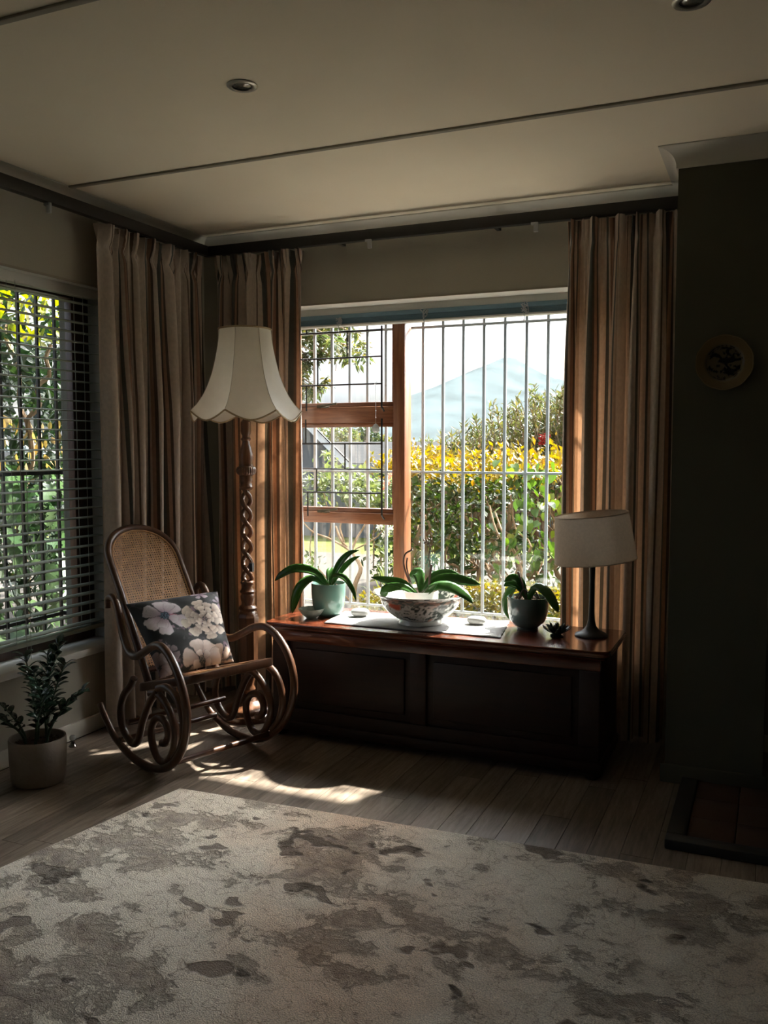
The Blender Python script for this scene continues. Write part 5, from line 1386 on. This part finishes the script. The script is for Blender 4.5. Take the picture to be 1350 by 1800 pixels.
poly([(605, 953, 0), (598, 925, 0), (610, 900, 0), (600, 860, 0)], 5.6, 0.008, 0.003)
poly([(625, 965, 0), (645, 955, 0), (668, 938, 0.05), (690, 905, 0.1)], 5.6, 0.006, 0.003)
poly([(578, 946, 0), (582, 915, 0), (572, 880, 0), (566, 845, 0)], 5.6, 0.006, 0.003)
poly([(640, 1080, 0), (560, 1000, 0), (545, 960, 0), (560, 900, 0)], 5.75, 0.008, 0.003)
pts = []
for (px, py, s_, n_) in ((565, 850, 24, 190), (600, 840, 24, 190), (640, 850, 22, 150), (665, 872, 22, 150), (690, 860, 14, 60), (555, 880, 18, 80), (620, 880, 22, 110), (655, 890, 16, 60), (575, 800, 8, 30), (700, 845, 10, 40), (680, 930, 10, 30), (672, 965, 9, 30), (548, 985, 14, 40), (690, 990, 14, 60), (670, 1010, 14, 50)):
    for _ in range(n_): pts.append(at(px+R.gauss(0, s_*0.6), py+R.gauss(0, s_*0.5), 5.6+R.gauss(0, 0.12)))
leafcloud('foliage', pts, 0.048, M['l_pale'], fs_, 7, 0.55, 0.2)
for (px, py, m_) in ((680, 848, 'pink'), (688, 835, 'pink'), (676, 858, 'pink'), (668, 925, 'white_fl'), (685, 930, 'white_fl'), (677, 940, 'white_fl')):
    p = at(px, py, 5.5); b = MB()
    for q in range(9):
        a = q*0.7; d = Vector((cos(a), sin(a)*0.5, sin(a)))*0.026; b.add([p, p+d*0.7+Vector((0,-0.012,0.008)), p+d*1.2, p+d*0.7+Vector((0,-0.006,-0.01))], [(0,1,2),(0,2,3)])
    obj('flower', b, M[m_], fs_, smooth=0)
# --- strap-leaved grass clump
gc = root('strap_grass', (-2.20, 5.25, -0.12), 'clump of upright strap leaves outside the middle of the window', 'plant')
b = None
for k in range(34):
    a = R.uniform(0, 6.28); q = R.uniform(0.02, 0.07); h = R.uniform(0.45, 0.75); le = R.uniform(0.04, 0.24); c0 = Vector((-2.20+q*cos(a), 5.25+q*sin(a), -0.12)); b = MB()
    leafmesh(b, [c0, c0+Vector((le*0.25*cos(a), le*0.25*sin(a), h*0.5)), c0+Vector((le*0.6*cos(a), le*0.6*sin(a), h*0.85)), c0+Vector((le*cos(a), le*sin(a), h*(1 if le < 0.15 else 0.9)))], 0.015, 0.3, 9)
    obj('blade', b, M['l_pale'], gc, smooth=180)
# --- shrubbery outside the left window
R = random.Random(33)
ls = root('leafy_shrub', (-4.8, 4.6, -0.12), 'tall dark shrub with yellow-green upper leaves outside the left window', 'shrub')
pts = []
for _ in range(15000):
    x = R.uniform(-6.6, -4.1); y = -x*R.uniform(0.55, 1.10); z = R.uniform(0.30, 2.9)
    if z > 2.3 + 0.3*noise.noise(Vector((x*3, y*3, 7))): continue
    if noise.noise(Vector((x*1.7, y*1.7, z*1.9))) < -0.22: continue
    pts.append((x, y, z))
leafcloud('foliage', pts, 0.105, M['l_left'], ls, 8, 0.5, 0.1)
lb = MB(); lb.add([(0,0,0),(-0.18,0.30,0.05),(-0.20,0.62,0.03),(0,1.0,-0.06),(0.20,0.62,0.03),(0.18,0.30,0.05),(0,0.45,-0.03)], [(6,0,1),(6,1,2),(6,2,3),(6,3,4),(6,4,5),(6,5,0)])
src = {}
def putleaf(kind, mesh, m, par, Mx):
    if kind not in src:
        o = obj('leaf', mesh, m, None, smooth=60); o.parent = par; HOME[o.name] = HOME[par.name]; o.matrix_basis = Matrix.Translation(-HOME[par.name]) @ Mx; src[kind] = o
    else: inst(src[kind], par, Mx)
def rot(R, p, s, tilt=(-1.6, 0.6)): return Matrix.Translation(p) @ Matrix.Rotation(R.uniform(0, 6.28), 4, 'Z') @ Matrix.Rotation(R.uniform(*tilt), 4, 'X') @ Matrix.Rotation(R.uniform(-0.7, 0.7), 4, 'Y') @ Matrix.Scale(s, 4)
for k in range(190):
    x = R.uniform(-4.6, -4.0); y = -x*R.uniform(0.90, 1.10); z = R.choice((R.uniform(1.98, 2.5), R.uniform(1.98, 2.3)))
    putleaf('y', lb, M['l_lefty'], ls, rot(R, (x, y, z), R.uniform(0.07, 0.12)))
for k in range(60):
    x = R.uniform(-4.5, -4.0); y = -x*R.uniform(0.92, 1.08)
    putleaf('t', lb, M['l_tan'], ls, rot(R, (x, y, R.uniform(1.12, 1.50)), R.uniform(0.06, 0.10), (-2.6, -1.2)))
for (p0, p1, r) in (((-4.7, 4.5, -0.12), (-4.5, 4.45, 1.5), 0.030), ((-4.5, 4.45, 1.4), (-4.2, 4.36, 1.95), 0.020), ((-4.5, 4.45, 1.45), (-4.6, 4.3, 2.3), 0.018), ((-5.1, 4.2, -0.12), (-5.0, 4.6, 2.2), 0.030)):
    b = MB(); branch(b, p0, p1, r, r*0.6, R, 0.03); obj('branch', b, M['bark_'], ls)
ph = root('broad_leaf_plant', (-4.2, 4.2, -0.12), 'big-leaved glossy green plant low outside the left window', 'plant')
pb = MB()
lobes = [(q[0]*0.72, q[1]) for q in [(0,0),(-0.10,0.05),(-0.07,0.16),(-0.26,0.20),(-0.30,0.30),(-0.10,0.34),(-0.28,0.46),(-0.27,0.55),(-0.09,0.55),(-0.20,0.72),(-0.15,0.80),(-0.05,0.78),(0,1.0)]]
vs = [(x, y, 0.25*abs(x)-0.25*y*y) for x, y in lobes] + [(-x, y, 0.25*abs(x)-0.25*y*y) for x, y in lobes[1:-1]] + [(0, y, -0.25*y*y) for y in (0.15, 0.35, 0.55, 0.78)]
nL = len(lobes); mid = [nL+len(lobes)-2+i for i in range(4)]
def midfor(i): return mid[min(3, int(i/3))]
fs = []
for sgn in (0, 1):
    idx = list(range(nL)) if sgn == 0 else [0] + list(range(nL, nL+nL-2)) + [nL-1]
    for i in range(nL-1):
        a_, c_ = midfor(i), midfor(i+1)
        fs.append((a_, idx[i], idx[i+1])); 
        if a_ != c_: fs.append((a_, idx[i+1], c_))
pb.add(vs, fs)
for k in range(150):
    x = R.uniform(-4.7, -3.75); y = -x*R.uniform(0.90, 1.12); z = R.uniform(0.05, 1.22)
    putleaf('p', pb, M['l_phil'], ph, rot(R, (x, y, z), R.uniform(0.16, 0.34), (-1.9, 0.2)))
for k in range(14):
    x = R.uniform(-4.5, -3.9); b = MB(); branch(b, (x, -x, -0.12), (x+R.uniform(-0.2, 0.2), -x+R.uniform(-0.2, 0.2), R.uniform(0.5, 1.0)), 0.010, 0.006, R, 0.03); obj('stem', b, M['zzstem'], ph)
# --- distant trees, houses, mountain
for k, (px, py, y, rx, rz) in enumerate(((602, 772, 42, 1.0, 0.75), (640, 770, 46, 1.0, 0.70), (566, 770, 50, 1.0, 1.0), (672, 778, 54, 0.8, 0.45), (750, 782, 60, 0.9, 0.35))):
    c = at(px, py, y); t_ = root('distant_tree', (c.x, c.y, -3.4), ('pale round-headed tree above the house roof, left of the dark one', 'dark green round tree above the house roof by the sun catcher', 'tree half hidden by the white gable', 'small yellowish treetop above the roof ridge', 'low treetop on the skyline right of the mullion')[k], 'tree', 'far trees beyond the houses')
    pts = []
    for _ in range(900):
        d = Vector((R.gauss(0,1), R.gauss(0,1), R.gauss(0,1))).normalized()*R.random()**0.35
        pts.append(c + Vector((d.x*rx, d.y*rx, d.z*rz)) + Vector((0,0,0.1*noise.noise(d*3))))
    leafcloud('crown', pts, 0.20, M['l_far'] if k in (1,) else M['l_tree'], t_, 50+k, 0.6)
    b = MB(); b.tube([(c.x, c.y, -3.4), (c.x+0.05, c.y, c.z)], [0.14, 0.07], 7); obj('trunk', b, M['bark_dark'], t_)
def rooftile():
    T = NT(bpy.data.materials.new('roof_tile')); tcn = T.n('TexCoord')
    return T
hA = at(605, 812, 30); hB = at(810, 817, 30); hz = hA.z
hs = root('grey_roof_house', ((hA.x+hB.x)/2, 33, -3.4), 'white house with a grey tiled roof across the garden', 'house')
b = MB(); b.box(hA.x-3, hB.x+1.5, 30.4, 37, -3.4, hz-0.10); obj('wall', b, M['plasterw'], hs, smooth=0)
for r_ in range(7):
    z0 = hz-0.04 + r_*0.115; y0 = 30 + r_*0.42; b = MB()
    b.add([(hA.x-3.2, y0, z0), (hB.x+1.7, y0, z0), (hB.x+1.7, y0+0.46, z0+0.125), (hA.x-3.2, y0+0.46, z0+0.125), (hA.x-3.2, y0, z0-0.03), (hB.x+1.7, y0, z0-0.03)], [(0,1,2,3),(4,5,1,0)])
    obj('roof_course', b, M['rooftile'], hs, smooth=0)
b = MB(); b.box(hA.x-3.2, hB.x+1.7, 29.93, 29.99, hz-0.26, hz-0.06); obj('fascia', b, M['plasterw'], hs, smooth=0)
ga = at(524, 722, 26); gb = at(616, 815, 26); gl_ = root('gabled_house', (ga.x, 28, -3.4), 'grey house gable with white bargeboard at the left edge of the window view', 'house')
L2 = 2*ga.x - gb.x
b = MB(); b.prism([(L2+0.35, -3.4), (gb.x-0.35, -3.4), (gb.x-0.35, gb.z+0.12), (ga.x, ga.z-0.22), (L2+0.35, gb.z+0.12)], 26.4, 33); b.v = [(v[0]-(v[1]-26.4)*0.52, v[1], v[2]) for v in b.v]; obj('wall', b, M['plasterg'], gl_, smooth=0)
for sx in (gb.x, L2):
    b = MB(); b.add([(ga.x, 26, ga.z), (sx, 26, gb.z), (sx, 26, gb.z-0.30), (ga.x, 26, ga.z-0.30), (ga.x, 26.1, ga.z), (sx, 26.1, gb.z), (sx, 26.1, gb.z-0.30), (ga.x, 26.1, ga.z-0.30)], [(0,1,2,3),(7,6,5,4),(0,4,5,1),(1,5,6,2),(2,6,7,3)]); obj('bargeboard', b, M['boardwhite'], gl_, smooth=0)
    b = MB(); b.add([(ga.x, 25.95, ga.z+0.06), (sx, 25.95, gb.z+0.06), (sx-3.8, 33.2, gb.z+0.06), (ga.x-3.8, 33.2, ga.z+0.06), (ga.x, 25.95, ga.z+0.0), (sx, 25.95, gb.z+0.0), (sx-3.8, 33.2, gb.z), (ga.x-3.8, 33.2, ga.z)], [(0,1,2,3),(7,6,5,4),(0,4,5,1)]); obj('roof', b, M['rooftile'], gl_, smooth=0)
# mountain: a ridge with real depth
ridge = [(380, 770), (480, 762), (560, 748), (640, 730), (700, 712), (722, 704), (745, 694), (770, 684), (800, 672), (822, 663), (842, 655), (858, 644), (872, 634), (884, 629), (896, 628), (908, 631), (920, 638), (938, 648), (955, 657), (972, 664), (990, 668), (1020, 682), (1080, 700), (1180, 725), (1300, 750)]
YM = 1500.0
def ridgez(px): return at(px, interp(ridge, px), YM)
b = MB()
cols_ = [380 + (1300-380)*i/150 for i in range(151)]
vs = []; fs = []; NR = 26
for j in range(NR+1):
    t = j/NR
    for i, px in enumerate(cols_):
        top_ = ridgez(px); q = t if t < 0.5 else 1-t
        f_ = min(1, 2*q)
        z = -4 + (top_.z+4)*f_**0.85
        nx = noise.noise(Vector((px*0.03, t*4, 0)))*0.5 + noise.noise(Vector((px*0.1, t*11, 4)))*0.25
        y = YM + (t-0.5)*1300 + (60*nx if 0.02 < t < 0.98 and abs(t-0.5) > 0.03 else 0)
        z += (14*nx*f_*(1-f_)*2 if t != 0.5 else 1.2*noise.noise(Vector((px*0.3, 0, 0))))
        vs.append((top_.x, y, z))
W_ = len(cols_)
fs = [(j*W_+i, j*W_+i+1, (j+1)*W_+i+1, (j+1)*W_+i) for j in range(NR) for i in range(W_-1)]
b.add(vs, fs); tag(obj('mountain', b, M['hill'], smooth=60), kind='structure')
# sea haze between the houses and the mountain
hm = bpy.data.materials.new('haze'); T = NT(hm)
vs_ = T.n('VolumeScatter', {'Color': (0.92, 0.96, 1.0, 1), 'Density': HAZE, 'Anisotropy': 0.25})
o_ = T.t.nodes.new('ShaderNodeOutputMaterial'); T.t.links.new(vs_.outputs[0], o_.inputs['Volume'])
b = MB(); b.box(-1500, 600, 120, 820, -10, 160)
hz_ = obj('haze', b, hm, smooth=0); tag(hz_, kind='structure')
